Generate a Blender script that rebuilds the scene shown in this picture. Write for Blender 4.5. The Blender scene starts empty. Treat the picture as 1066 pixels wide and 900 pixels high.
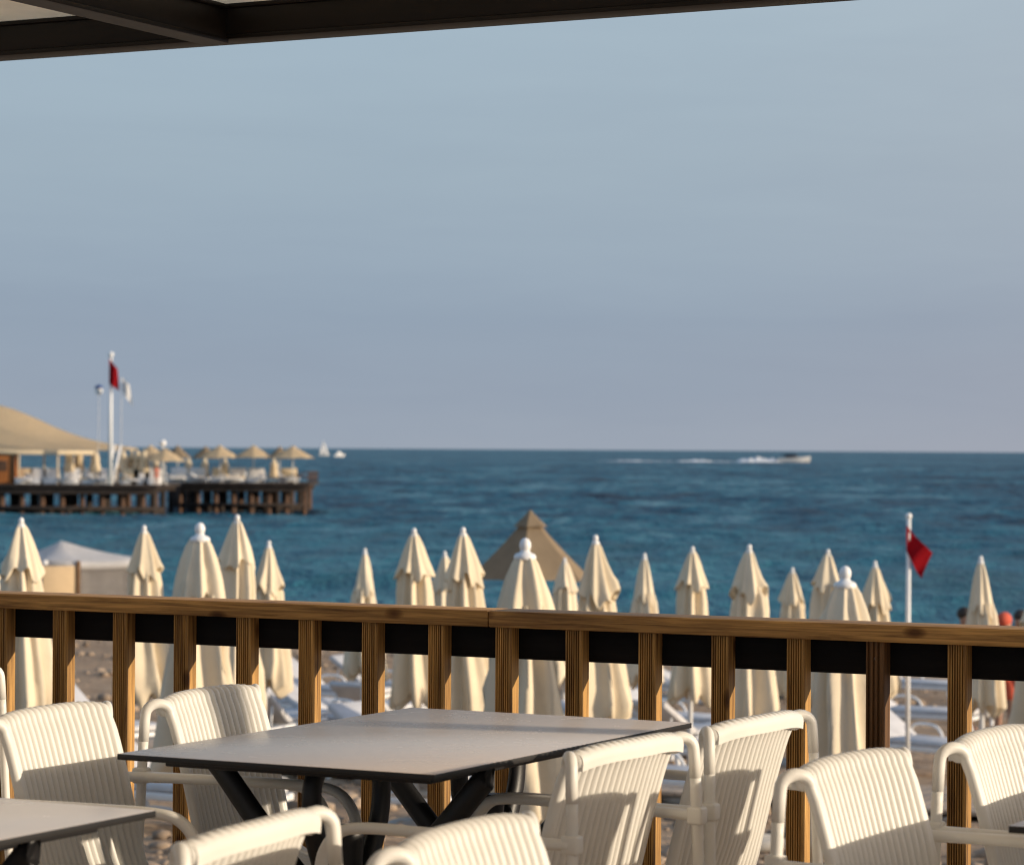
import bpy, bmesh, math, random
from mathutils import Vector, Matrix, noise
random.seed(7)
C = bpy.context.scene.collection
SC = bpy.context.scene
R = math.radians
PI = math.pi

# ------------------------------------------------------------------ camera
F = 2978.0; CX, CY = 533.0, 450.0
HC = 1.35                                  # eye height above the deck
PITCH = math.atan((467.4 - CY) / F); ROLL = 0.0060
cam_d = bpy.data.cameras.new('camera'); cam = bpy.data.objects.new('camera', cam_d); C.objects.link(cam)
CAMROT = Matrix.Rotation(PI/2 + PITCH, 3, 'X') @ Matrix.Rotation(ROLL, 3, 'Z')
cam.matrix_world = Matrix.Translation((0, 0, HC)) @ CAMROT.to_4x4()
cam_d.sensor_fit = 'HORIZONTAL'; cam_d.sensor_width = 36; cam_d.lens = F*36/1066
cam_d.clip_end = 200000; cam_d.clip_start = 0.05
cam_d.dof.use_dof = True; cam_d.dof.focus_distance = 7.0; cam_d.dof.aperture_fstop = 8.0
cam_d.dof.aperture_blades = 0
SC.camera = cam

def ray(x, y):
    v = CAMROT @ Vector(((x-CX)/F, -(y-CY)/F, -1)); return v / v.y
def at(x, y, Y):
    """world point seen at photo pixel (x, y), Y metres ahead (used to survey positions)"""
    return Vector((0, 0, HC)) + ray(x, y)*Y

TH = R(27.5); cs, sn = math.cos(TH), math.sin(TH)
def W(d, p, z=0.0):                         # d runs along the railing, p out to sea
    return Vector((d*cs + p*sn, -d*sn + p*cs, z))
def qof(v): return v.x*sn + v.y*cs
def dof_(v): return v.x*cs - v.y*sn

SEA = HC - 6.0
GP = [(-60, -1.6), (6, -1.62), (15, -1.62), (32, -2.40), (60, -3.40), (90, -4.62), (95, -4.86), (125, -5.9), (260, -9)]
def ground(q):
    for (a, za), (b, zb) in zip(GP, GP[1:]):
        if q <= b: return za + (zb-za)*max(0, (q-a))/(b-a)
    return GP[-1][1]
def ground_hit(x, y):
    r = ray(x, y); lo, hi = 5.0, 140.0
    for _ in range(60):
        m = (lo+hi)/2; v = Vector((0, 0, HC)) + r*m
        if v.z > ground(qof(v)): lo = m
        else: hi = m
    return Vector((0, 0, HC)) + r*lo

# ------------------------------------------------------------------ materials
def nodes(name):
    m = bpy.data.materials.new(name); m.use_nodes = True
    nt = m.node_tree; return m, nt, nt.nodes['Principled BSDF']
def L(nt, a, b): nt.links.new(a, b)
def ramp(nt, stops, interp='LINEAR'):
    r = nt.nodes.new('ShaderNodeValToRGB'); cr = r.color_ramp; cr.interpolation = interp
    while len(cr.elements) < len(stops): cr.elements.new(0.5)
    for e, (p, c) in zip(cr.elements, stops):
        e.position = p; e.color = (*c, 1) if len(c) == 3 else c
    return r
def texco(nt, scale=(1, 1, 1), out='Object', loc=(0, 0, 0)):
    t = nt.nodes.new('ShaderNodeTexCoord'); mp = nt.nodes.new('ShaderNodeMapping')
    mp.inputs['Scale'].default_value = scale; mp.inputs['Location'].default_value = loc
    L(nt, t.outputs[out], mp.inputs['Vector']); return mp.outputs['Vector']
def noise_n(nt, vec, scale, detail=4, rough=0.55, dist=0.0):
    n = nt.nodes.new('ShaderNodeTexNoise'); n.inputs['Scale'].default_value = scale
    n.inputs['Detail'].default_value = detail; n.inputs['Roughness'].default_value = rough
    n.inputs['Distortion'].default_value = dist
    L(nt, vec, n.inputs['Vector']); return n
def bump(nt, b, h, strength=0.3, dist=0.01, prev=None):
    n = nt.nodes.new('ShaderNodeBump'); n.inputs['Strength'].default_value = strength; n.inputs['Distance'].default_value = dist
    L(nt, h, n.inputs['Height'])
    if prev is not None: L(nt, prev, n.inputs['Normal'])
    L(nt, n.outputs['Normal'], b.inputs['Normal']); return n.outputs['Normal']
def simple(name, col, rough=0.5, var=0.12, scale=8, bs=0.15, bd=0.002, bscale=120, spec=0.5, stretch=(1, 1, 1), metallic=0):
    m, nt, b = nodes(name)
    v = texco(nt, stretch); n = noise_n(nt, v, scale, 5, 0.6)
    lo = tuple(max(0, c*(1-var)) for c in col); hi = tuple(min(1, c*(1+var)) for c in col)
    r = ramp(nt, [(0.3, lo), (0.7, hi)]); L(nt, n.outputs['Fac'], r.inputs['Fac'])
    L(nt, r.outputs['Color'], b.inputs['Base Color'])
    b.inputs['Roughness'].default_value = rough; b.inputs['Specular IOR Level'].default_value = spec
    b.inputs['Metallic'].default_value = metallic
    n2 = noise_n(nt, v, bscale, 3, 0.5)
    if bs: bump(nt, b, n2.outputs['Fac'], bs, bd)
    return m

def wood(name, axis, light, dark, knot=True, seed=0.0, rough=0.6, spec=0.3):
    m, nt, b = nodes(name)
    sc = [95.0, 95.0, 95.0]; sc[axis] = 3.0
    oi = nt.nodes.new('ShaderNodeObjectInfo')
    tc = nt.nodes.new('ShaderNodeTexCoord')
    off = nt.nodes.new('ShaderNodeVectorMath'); off.operation = 'ADD'
    sca = nt.nodes.new('ShaderNodeVectorMath'); sca.operation = 'SCALE'; sca.inputs[0].default_value = (7.3, 11.1, 5.7)
    L(nt, oi.outputs['Random'], sca.inputs['Scale'])
    L(nt, tc.outputs['Object'], off.inputs[0]); L(nt, sca.outputs[0], off.inputs[1])
    mp = nt.nodes.new('ShaderNodeMapping'); mp.inputs['Scale'].default_value = sc; mp.inputs['Location'].default_value = (seed, seed*2, seed)
    L(nt, off.outputs[0], mp.inputs['Vector'])
    g = noise_n(nt, mp.outputs['Vector'], 1.0, 6, 0.65, 0.8)
    r = ramp(nt, [(0.34, dark), (0.5, tuple((a+c)/2 for a, c in zip(light, dark))), (0.66, light)])
    L(nt, g.outputs['Fac'], r.inputs['Fac'])
    col = r.outputs['Color']
    # broad tone drift along the board
    mp2 = nt.nodes.new('ShaderNodeMapping'); s2 = [9.0, 9.0, 9.0]; s2[axis] = 1.2; mp2.inputs['Scale'].default_value = s2
    L(nt, off.outputs[0], mp2.inputs['Vector'])
    n2 = noise_n(nt, mp2.outputs['Vector'], 1.0, 3, 0.5)
    r2 = ramp(nt, [(0.3, (0.62, 0.60, 0.58)), (0.7, (1.1, 1.08, 1.05))]); L(nt, n2.outputs['Fac'], r2.inputs['Fac'])
    mx = nt.nodes.new('ShaderNodeMixRGB'); mx.blend_type = 'MULTIPLY'; mx.inputs['Fac'].default_value = 1
    L(nt, col, mx.inputs[1]); L(nt, r2.outputs['Color'], mx.inputs[2]); col = mx.outputs['Color']
    if knot:
        mp3 = nt.nodes.new('ShaderNodeMapping'); s3 = [9.0, 9.0, 9.0]; s3[axis] = 4.2; mp3.inputs['Scale'].default_value = s3
        L(nt, off.outputs[0], mp3.inputs['Vector'])
        vo = nt.nodes.new('ShaderNodeTexVoronoi'); vo.inputs['Scale'].default_value = 1.0
        L(nt, mp3.outputs['Vector'], vo.inputs['Vector'])
        r3 = ramp(nt, [(0.05, (0.25, 0.19, 0.14)), (0.10, (0.55, 0.48, 0.42)), (0.15, (1, 1, 1))]); L(nt, vo.outputs['Distance'], r3.inputs['Fac'])
        mk = nt.nodes.new('ShaderNodeMixRGB'); mk.blend_type = 'MULTIPLY'; mk.inputs['Fac'].default_value = 1
        L(nt, col, mk.inputs[1]); L(nt, r3.outputs['Color'], mk.inputs[2]); col = mk.outputs['Color']
    L(nt, col, b.inputs['Base Color'])
    b.inputs['Roughness'].default_value = rough; b.inputs['Specular IOR Level'].default_value = spec
    bump(nt, b, g.outputs['Fac'], 0.35, 0.0015)
    return m

M = {}
M['plastic'] = simple('cream_plastic', (0.75, 0.735, 0.695), 0.42, 0.05, 5, 0.12, 0.0006, 400)
M['table'] = simple('taupe_laminate', (0.72, 0.63, 0.555), 0.24, 0.025, 5, 0.02, 0.0003, 60)
_nt = M['table'].node_tree; _n = noise_n(_nt, texco(_nt, (1, 1, 1)), 7, 6, 0.65, 1.2); _r = ramp(_nt, [(0.30, (0.25,)*3), (0.8, (0.29,)*3)])
L(_nt, _n.outputs['Fac'], _r.inputs['Fac']); L(_nt, _r.outputs['Color'], _nt.nodes['Principled BSDF'].inputs['Roughness'])
M['black_edge'] = simple('black_core', (0.012, 0.011, 0.011), 0.5, 0.2, 20, 0.1)
M['black_cast'] = simple('black_cast_metal', (0.010, 0.010, 0.012), 0.45, 0.2, 30, 0.2, 0.0008, 200)
M['wood_z'] = wood('baluster_wood', 2, (0.72, 0.42, 0.135), (0.17, 0.085, 0.03))
M['wood_x'] = wood('cap_wood', 0, (0.69, 0.40, 0.135), (0.18, 0.088, 0.032), seed=3.1)
M['dark_wood'] = wood('dark_post_wood', 2, (0.22, 0.115, 0.045), (0.09, 0.045, 0.02), seed=5)
M['deck_wood'] = wood('deck_wood', 0, (0.58, 0.46, 0.35), (0.38, 0.29, 0.21), seed=8)
M['black_beam'] = simple('black_beam', (0.0075, 0.007, 0.0075), 0.7, 0.3, 12, 0.25, 0.001, 60, 0.15, stretch=(0.2, 3, 3))
M['steel'] = simple('brown_black_steel', (0.011, 0.0085, 0.0072), 0.5, 0.3, 6, 0.12, 0.001, 50, 0.3, stretch=(0.3, 2, 2))
M['screw'] = simple('screw_metal', (0.6, 0.6, 0.6), 0.3, 0.1, metallic=1)

def fabric(name, col, trans=0.25, var=0.07):
    m, nt, b = nodes(name)
    v = texco(nt); n = noise_n(nt, v, 3.5, 5, 0.6)
    r = ramp(nt, [(0.3, tuple(c*(1-var) for c in col)), (0.7, tuple(min(1, c*(1+var)) for c in col))])
    L(nt, n.outputs['Fac'], r.inputs['Fac']); L(nt, r.outputs['Color'], b.inputs['Base Color'])
    b.inputs['Roughness'].default_value = 0.85; b.inputs['Specular IOR Level'].default_value = 0.15
    n2 = noise_n(nt, v, 18, 4, 0.6); bump(nt, b, n2.outputs['Fac'], 0.4, 0.01)
    tr = nt.nodes.new('ShaderNodeBsdfTranslucent'); L(nt, r.outputs['Color'], tr.inputs['Color'])
    mx = nt.nodes.new('ShaderNodeMixShader'); mx.inputs['Fac'].default_value = trans
    L(nt, b.outputs[0], mx.inputs[1]); L(nt, tr.outputs[0], mx.inputs[2])
    L(nt, mx.outputs[0], nt.nodes['Material Output'].inputs['Surface'])
    return m
M['parasol'] = fabric('cream_canvas', (0.80, 0.69, 0.515), 0.12)
M['parasol_b'] = fabric('pale_canvas', (0.77, 0.655, 0.475), 0.12)
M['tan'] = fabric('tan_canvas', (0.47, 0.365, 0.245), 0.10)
M['awning'] = fabric('awning_canvas', (0.88, 0.75, 0.54), 0.7)
M['tent'] = fabric('beige_tent_canvas', (0.86, 0.71, 0.49), 0.25)
M['white_cloth'] = fabric('white_cloth', (0.86, 0.84, 0.82), 0.15)
M['red_cloth'] = fabric('red_flag_cloth', (0.42, 0.012, 0.022), 0.3)
M['beige_cloth'] = fabric('beige_cloth', (0.62, 0.46, 0.28), 0.1)
M['white'] = simple('white_paint', (0.78, 0.77, 0.75), 0.4, 0.05, 8)
M['mattress'] = simple('grey_mattress', (0.56, 0.55, 0.55), 0.85, 0.12, 6, 0.3, 0.004, 30)
M['concrete'] = simple('concrete', (0.36, 0.34, 0.31), 0.9, 0.2, 6, 0.4, 0.005, 40)
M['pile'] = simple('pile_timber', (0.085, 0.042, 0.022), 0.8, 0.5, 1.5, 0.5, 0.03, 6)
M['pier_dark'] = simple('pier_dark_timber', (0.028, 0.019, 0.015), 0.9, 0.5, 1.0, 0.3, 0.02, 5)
M['kiosk'] = wood('kiosk_planks', 2, (0.52, 0.20, 0.055), (0.33, 0.11, 0.03), knot=False)
M['skin'] = simple('tanned_skin', (0.36, 0.19, 0.12), 0.55, 0.1, 10, 0.1)
M['hair'] = simple('dark_hair', (0.025, 0.015, 0.01), 0.6, 0.2, 20)
M['coral'] = simple('coral_cloth', (0.62, 0.10, 0.05), 0.8, 0.1)
M['navy'] = simple('navy_cloth', (0.03, 0.04, 0.09), 0.8, 0.1)
M['hull'] = simple('boat_hull', (0.72, 0.70, 0.68), 0.3, 0.05)
M['boat_dark'] = simple('boat_canopy', (0.03, 0.035, 0.05), 0.5, 0.1)
M['blue'] = simple('blue_paint', (0.03, 0.08, 0.25), 0.5, 0.1)
M['foam'] = simple('sea_foam', (0.75, 0.76, 0.78), 0.9, 0.15, 0.3, 0.5, 0.2, 1.5)

# sand
def sand_mat():
    m, nt, b = nodes('beach_sand')
    v = texco(nt)
    n1 = noise_n(nt, v, 0.35, 5, 0.6); n2 = noise_n(nt, v, 2.4, 6, 0.65); n3 = noise_n(nt, v, 40, 3, 0.6)
    r = ramp(nt, [(0.3, (0.22, 0.145, 0.09)), (0.5, (0.39, 0.27, 0.175)), (0.7, (0.52, 0.385, 0.26))])
    mm = nt.nodes.new('ShaderNodeMath'); mm.operation = 'MULTIPLY_ADD'; mm.inputs[1].default_value = 0.5
    L(nt, n1.outputs['Fac'], mm.inputs[0])
    m2 = nt.nodes.new('ShaderNodeMath'); m2.operation = 'MULTIPLY'; m2.inputs[1].default_value = 0.5
    L(nt, n2.outputs['Fac'], m2.inputs[0]); L(nt, m2.outputs[0], mm.inputs[2])
    L(nt, mm.outputs[0], r.inputs['Fac'])
    vo = nt.nodes.new('ShaderNodeTexVoronoi'); vo.inputs['Scale'].default_value = 5.0; L(nt, v, vo.inputs['Vector'])
    r2 = ramp(nt, [(0.10, (0.55, 0.52, 0.5)), (0.22, (1, 1, 1))]); L(nt, vo.outputs['Distance'], r2.inputs['Fac'])
    mx = nt.nodes.new('ShaderNodeMixRGB'); mx.blend_type = 'MULTIPLY'; mx.inputs['Fac'].default_value = 0.6
    L(nt, r.outputs['Color'], mx.inputs[1]); L(nt, r2.outputs['Color'], mx.inputs[2])
    L(nt, mx.outputs['Color'], b.inputs['Base Color'])
    b.inputs['Roughness'].default_value = 0.95; b.inputs['Specular IOR Level'].default_value = 0.1
    nn = bump(nt, b, n2.outputs['Fac'], 0.8, 0.12); bump(nt, b, n3.outputs['Fac'], 0.5, 0.01, nn)
    return m
M['sand'] = sand_mat()

def sea_mat():
    m, nt, b = nodes('sea_water')
    v = texco(nt)
    vr = nt.nodes.new('ShaderNodeMapping'); vr.inputs['Rotation'].default_value = (0, 0, R(6)); vr.inputs['Scale'].default_value = (1.0, 0.5, 1.0); L(nt, v, vr.inputs['Vector']); vs = vr.outputs['Vector']
    huge = noise_n(nt, vs, 0.006, 5, 0.6); big = noise_n(nt, vs, 0.03, 5, 0.62, 0.3)
    mid = noise_n(nt, vs, 0.11, 6, 0.68, 0.5)
    w1 = noise_n(nt, vs, 0.5, 5, 0.62, 0.4); w2 = noise_n(nt, v, 2.2, 4, 0.6)
    def wsum(items):
        prev = None
        for n_, wgt in items:
            k = nt.nodes.new('ShaderNodeMath'); k.operation = 'MULTIPLY_ADD'; k.inputs[1].default_value = wgt
            L(nt, n_.outputs['Fac'], k.inputs[0])
            if prev is None: k.inputs[2].default_value = 0
            else: L(nt, prev, k.inputs[2])
            prev = k.outputs[0]
        return prev
    tot = wsum([(huge, 0.14), (big, 0.28), (mid, 0.38), (w1, 0.20)])
    r = ramp(nt, [(0.425, (0.0005, 0.013, 0.036)), (0.475, (0.002, 0.056, 0.106)), (0.52, (0.009, 0.115, 0.172)), (0.585, (0.13, 0.27, 0.325))])  # pale sky reflections and dark wave faces painted into the water colour
    L(nt, tot, r.inputs['Fac'])
    # shallow water near the shore is paler
    sp = nt.nodes.new('ShaderNodeVectorMath'); sp.operation = 'DOT_PRODUCT'; sp.inputs[1].default_value = (sn, cs, 0); L(nt, v, sp.inputs[0])
    mr_ = nt.nodes.new('ShaderNodeMapRange'); mr_.inputs['From Min'].default_value = 95; mr_.inputs['From Max'].default_value = 240
    mr_.inputs['To Min'].default_value = 0.62; mr_.inputs['To Max'].default_value = 0.0; L(nt, sp.outputs['Value'], mr_.inputs['Value'])
    mx_ = nt.nodes.new('ShaderNodeMixRGB'); mx_.inputs[2].default_value = (0.055, 0.21, 0.262, 1); L(nt, mr_.outputs['Result'], mx_.inputs['Fac']); L(nt, r.outputs['Color'], mx_.inputs[1])
    L(nt, mx_.outputs['Color'], b.inputs['Base Color'])
    b.inputs['Roughness'].default_value = 0.38; b.inputs['IOR'].default_value = 1.33
    b.inputs['Specular IOR Level'].default_value = 0.09
    n1 = bump(nt, b, w1.outputs['Fac'], 1.0, 1.2)
    n2 = bump(nt, b, w2.outputs['Fac'], 1.0, 0.25, n1)
    return m
M['sea'] = sea_mat()

# ------------------------------------------------------------------ mesh helpers
def link(name, bm, mat, parent=None, smooth=True, autosmooth=None):
    me = bpy.data.meshes.new(name); bm.normal_update(); bm.to_mesh(me); bm.free()
    mats = mat if isinstance(mat, (list, tuple)) else [mat]
    for mm in mats: me.materials.append(mm)
    if smooth: me.polygons.foreach_set('use_smooth', [True]*len(me.polygons))
    if autosmooth is not None:
        me.set_sharp_from_angle(angle=R(autosmooth))
    o = bpy.data.objects.new(name, me); C.objects.link(o)
    if parent is not None: o.parent = parent
    return o
def tag(o, label=None, cat=None, group=None, kind=None):
    if label: o['label'] = label
    if cat: o['category'] = cat
    if group: o['group'] = group
    if kind: o['kind'] = kind
    return o
def thing(name, label, cat, loc=(0, 0, 0), rz=0.0, group=None, scale=1.0):
    o = bpy.data.objects.new(name, None); C.objects.link(o)
    o.location = loc; o.rotation_euler = (0, 0, rz); o.scale = (scale,)*3; o.empty_display_size = 0.2
    return tag(o, label, cat, group)
def dup(root, label, loc, rz=0.0, scale=None, group=None):
    r = root.copy(); C.objects.link(r); r.location = loc; r.rotation_euler = (0, 0, rz); r['label'] = label
    if scale: r.scale = scale if isinstance(scale, (tuple, list)) else (scale,)*3
    if group: r['group'] = group
    for ch in list(root.children):
        c = ch.copy(); C.objects.link(c); c.parent = r
        for g in list(ch.children):
            k = g.copy(); C.objects.link(k); k.parent = c
    return r

def add_box(bm, lo, hi, bev=0.0, mi=0, mtx=None):
    x0, y0, z0 = lo; x1, y1, z1 = hi
    t = bmesh.new(); bmesh.ops.create_cube(t, size=1)
    for v in t.verts:
        v.co = Vector(((x0+x1)/2 + v.co.x*(x1-x0), (y0+y1)/2 + v.co.y*(y1-y0), (z0+z1)/2 + v.co.z*(z1-z0)))
    if bev: bmesh.ops.bevel(t, geom=t.edges[:], offset=bev, segments=2, affect='EDGES', profile=0.5)
    if mtx is not None: t.transform(mtx)
    merge(bm, t, mi)
def merge(bm, t, mi=0):
    me = bpy.data.meshes.new('tmp'); t.to_mesh(me); t.free()
    n0 = len(bm.faces); bm.from_mesh(me); bpy.data.meshes.remove(me)
    bm.faces.ensure_lookup_table()
    if mi:
        for f in bm.faces[n0:]: f.material_index = mi
def smooth_path(pts, n=8):
    pts = [Vector(p) for p in pts]; out = []
    for i in range(len(pts)-1):
        p0 = pts[max(i-1, 0)]; p1 = pts[i]; p2 = pts[i+1]; p3 = pts[min(i+2, len(pts)-1)]
        for k in range(n):
            t = k/n
            out.append(0.5*((2*p1) + (p2-p0)*t + (2*p0-5*p1+4*p2-p3)*t*t + (3*p1-p0-3*p2+p3)*t**3))
    out.append(pts[-1]); return out
def add_tube(bm, pts, rad, seg=12, flat=None, up=(0, 0, 1), cap=True):
    """tube along pts; rad a number, list or function of 0..1; flat=(a,b) elliptical factors"""
    pts = [Vector(p) for p in pts]; n = len(pts); rings = []
    fa, fb = flat or (1, 1); prev = None
    for i, p in enumerate(pts):
        t = (pts[min(i+1, n-1)] - pts[max(i-1, 0)]).normalized()
        if prev is None:
            u = Vector(up); u = u - t*u.dot(t)
            if u.length < 1e-3: u = Vector((1, 0, 0)) - t*t.x
            u.normalize()
        else:
            u = prev - t*prev.dot(t); u.normalize()
        prev = u; w = t.cross(u)
        r = rad(i/(n-1)) if callable(rad) else (rad[i] if isinstance(rad, (list, tuple)) else rad)
        rings.append([bm.verts.new(p + u*(math.cos(a)*r*fa) + w*(math.sin(a)*r*fb)) for a in [2*PI*k/seg for k in range(seg)]])
    for a, b in zip(rings, rings[1:]):
        for k in range(seg):
            bm.faces.new((a[k], a[(k+1) % seg], b[(k+1) % seg], b[k]))
    if cap:
        bm.faces.new(rings[0][::-1]); bm.faces.new(rings[-1])
def add_lathe(bm, prof, seg=24, loc=(0, 0, 0), rfun=None):
    rings = []
    for (r, z) in prof:
        rings.append([bm.verts.new((loc[0] + math.cos(a)*(r if rfun is None else rfun(r, z, a)), loc[1] + math.sin(a)*(r if rfun is None else rfun(r, z, a)), loc[2]+z)) for a in [2*PI*k/seg for k in range(seg)]])
    for a, b in zip(rings, rings[1:]):
        for k in range(seg):
            bm.faces.new((a[k], a[(k+1) % seg], b[(k+1) % seg], b[k]))
    bm.faces.new(rings[0][::-1]); bm.faces.new(rings[-1])
def add_prism(bm, poly, z0, z1):
    a = [bm.verts.new((x, y, z0)) for x, y in poly]; b = [bm.verts.new((x, y, z1)) for x, y in poly]
    n = len(poly)
    for k in range(n): bm.faces.new((a[k], a[(k+1) % n], b[(k+1) % n], b[k]))
    bm.faces.new(a[::-1]); bm.faces.new(b)

# ------------------------------------------------------------------ world and sun
SUN_D, SUN_P, SUN_Z = 1.0, 0.22, 0.205
sv = W(SUN_D, SUN_P, SUN_Z).normalized()
elev = math.asin(sv.z); azim = math.atan2(sv.x, sv.y)        # clockwise from +Y
wd = bpy.data.worlds.new('World'); SC.world = wd; wd.use_nodes = True
nt = wd.node_tree; bg = nt.nodes['Background']
sky = nt.nodes.new('ShaderNodeTexSky'); sky.sky_type = 'NISHITA'; sky.sun_disc = False
sky.sun_elevation = elev; sky.sun_rotation = azim; sky.air_density = 1.0; sky.dust_density = 2.0; sky.ozone_density = 1.5
SKY_S = 0.15
def lin(c): return tuple(((x/255)/12.92 if x/255 <= 0.04045 else ((x/255+0.055)/1.055)**2.4) for x in c)
EXPO = 0.85
def sky_lin(c): return tuple(x/(2**EXPO)/SKY_S for x in lin(c))
tc = nt.nodes.new('ShaderNodeTexCoord'); sep = nt.nodes.new('ShaderNodeSeparateXYZ'); L(nt, tc.outputs['Generated'], sep.inputs[0])
mp = nt.nodes.new('ShaderNodeMapping'); mp.inputs['Scale'].default_value = (2.2, 2.2, 16); L(nt, tc.outputs['Generated'], mp.inputs['Vector'])
cn = noise_n(nt, mp.outputs['Vector'], 2.0, 5, 0.55, 0.3)
# cloud-bank softening: shift the elevation a little with noise
sh = nt.nodes.new('ShaderNodeMath'); sh.operation = 'MULTIPLY_ADD'; sh.inputs[1].default_value = 0.035
cm = nt.nodes.new('ShaderNodeMath'); cm.operation = 'SUBTRACT'; cm.inputs[1].default_value = 0.5
L(nt, cn.outputs['Fac'], cm.inputs[0]); L(nt, cm.outputs[0], sh.inputs[0]); L(nt, sep.outputs['Z'], sh.inputs[2])
mr = nt.nodes.new('ShaderNodeMapRange'); mr.inputs['From Min'].default_value = 0.0; mr.inputs['From Max'].default_value = 0.2
L(nt, sh.outputs[0], mr.inputs['Value'])
rp = ramp(nt, [(0.0, sky_lin((157, 166, 179))), (0.10, sky_lin((152, 163, 178))), (0.24, sky_lin((150, 164, 180))), (0.31, sky_lin((155, 170, 185))),
               (0.5, sky_lin((161, 177, 190))), (0.8, sky_lin((167, 185, 198))), (1.0, sky_lin((169, 188, 201)))])
L(nt, mr.outputs['Result'], rp.inputs['Fac'])
mr2 = nt.nodes.new('ShaderNodeMapRange'); mr2.inputs['From Min'].default_value = 0.18; mr2.inputs['From Max'].default_value = 0.5
L(nt, sep.outputs['Z'], mr2.inputs['Value'])
mx = nt.nodes.new('ShaderNodeMixRGB'); L(nt, mr2.outputs['Result'], mx.inputs['Fac'])
L(nt, rp.outputs['Color'], mx.inputs[1]); L(nt, sky.outputs['Color'], mx.inputs[2])
mrx = nt.nodes.new('ShaderNodeMapRange'); mrx.inputs['From Min'].default_value = -0.05; mrx.inputs['From Max'].default_value = 0.25; L(nt, sep.outputs['X'], mrx.inputs['Value'])
tint = ramp(nt, [(0.0, (0.97, 0.99, 1.0)), (0.4, (1.0, 1.0, 1.0)), (1.0, (1.09, 1.01, 0.985))]); L(nt, mrx.outputs['Result'], tint.inputs['Fac'])
mt = nt.nodes.new('ShaderNodeMixRGB'); mt.blend_type = 'MULTIPLY'; mt.inputs['Fac'].default_value = 1; L(nt, mx.outputs['Color'], mt.inputs[1]); L(nt, tint.outputs['Color'], mt.inputs[2])
cn2 = noise_n(nt, mp.outputs['Vector'], 5.0, 5, 0.6, 0.4); ctint = ramp(nt, [(0.35, (0.985, 0.986, 0.99)), (0.65, (1.014, 1.013, 1.01))]); L(nt, cn2.outputs['Fac'], ctint.inputs['Fac'])
mt2 = nt.nodes.new('ShaderNodeMixRGB'); mt2.blend_type = 'MULTIPLY'; mt2.inputs['Fac'].default_value = 1; L(nt, mt.outputs['Color'], mt2.inputs[1]); L(nt, ctint.outputs['Color'], mt2.inputs[2])
L(nt, mt2.outputs['Color'], bg.inputs['Color']); bg.inputs['Strength'].default_value = SKY_S
sd = bpy.data.lights.new('sun', 'SUN'); sd.energy = 2.6; sd.angle = R(0.55); sd.color = (1.0, 0.83, 0.62)
so = bpy.data.objects.new('sun', sd); C.objects.link(so); so.location = sv*60
so.rotation_euler = sv.to_track_quat('Z', 'Y').to_euler()
vs = SC.view_settings; vs.view_transform = 'Standard'; vs.look = 'None'; vs.gamma = 1; vs.exposure = EXPO; vs.use_curve_mapping = False
SC.cycles.use_denoising = True; SC.cycles.filter_width = 1.1; SC.cycles.max_bounces = 8
SC.cycles.sample_clamp_indirect = 6

# ------------------------------------------------------------------ ground, sea, deck
def build_sand():
    bm = bmesh.new()
    ds = [-90 + i*1.0 for i in range(0, 60)] + [-30 + i*0.4 for i in range(0, 160)] + [34 + i*2.0 for i in range(0, 30)]
    qs = [-40, -20, -5, 4] + [6 + i*0.4 for i in range(0, 130)] + [58 + i*1.0 for i in range(0, 50)] + [110, 125, 160, 260]
    grid = []
    for q in qs:
        row = []
        for d in ds:
            v = W(d, q)
            z = ground(q)
            if 6 <= q < 100:
                z += max(0, min(1, (92-q)/14))*( 0.10*(noise.noise(Vector((v.x*0.35, v.y*0.35, 0)))) + 0.06*noise.noise(Vector((v.x*1.3, v.y*1.3, 3))))
            row.append(bm.verts.new((v.x, v.y, z)))
        grid.append(row)
    for a, b in zip(grid, grid[1:]):
        for k in range(len(ds)-1): bm.faces.new((a[k], a[k+1], b[k+1], b[k]))
    return tag(link('beach', bm, M['sand']), kind='structure')
build_sand()
def build_sea():
    bm = bmesh.new()
    us = [-3000, -40, -4, -1.6] + [-1.25 + 2.5*i/230 for i in range(231)] + [1.6, 4, 40, 3000]
    ys = [60.0]
    while ys[-1] < 1500: ys.append(ys[-1]*1.0045)
    ys += [1700, 2000, 2600, 4000, 8000, 20000, 60000]
    N = noise.noise; rows = []
    for y in ys:
        row = []; fade = max(0.0, min(1.0, (1500-y)/500))
        for u in us:
            x = u*y*0.2
            z = 0.0
            if abs(u) < 1.3 and fade > 0:
                q = x*sn + y*cs; d = x*cs - y*sn
                z = 0.48*N(Vector((d*0.05, q*0.11, 0.3))) + 0.34*N(Vector((d*0.14 + 3, q*0.27, 1.7)))
                if y < 500: z += 0.14*N(Vector((d*0.5, q*0.8, 5.1)))
                z *= fade
            row.append(bm.verts.new((x, y, z)))
        rows.append(row)
    for a, b in zip(rows, rows[1:]):
        for k in range(len(us)-1): bm.faces.new((a[k], a[k+1], b[k+1], b[k]))
    o = link('sea', bm, M['sea']); o.location.z = SEA
    return tag(o, kind='structure')
build_sea()

P_RAIL = 6.58                                # face of the railing, measured out from the camera
HR = 0.93
def build_deck():
    bm = bmesh.new()
    y = -5.0
    while y < 6.72:
        add_box(bm, (-11, y, -0.03), (6.0, min(y+0.14, 6.72), 0.0), 0.003); y += 0.146
    add_box(bm, (-11, -5, -0.25), (6.0, 6.70, -0.034))
    for x in range(-11, 7, 2):
        add_box(bm, (x-0.07, 6.4, -2.2), (x+0.07, 6.54, -0.252))
    o = link('deck', bm, M['deck_wood'], smooth=False); o.rotation_euler.z = -TH
    return tag(o, kind='structure')
build_deck()

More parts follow.
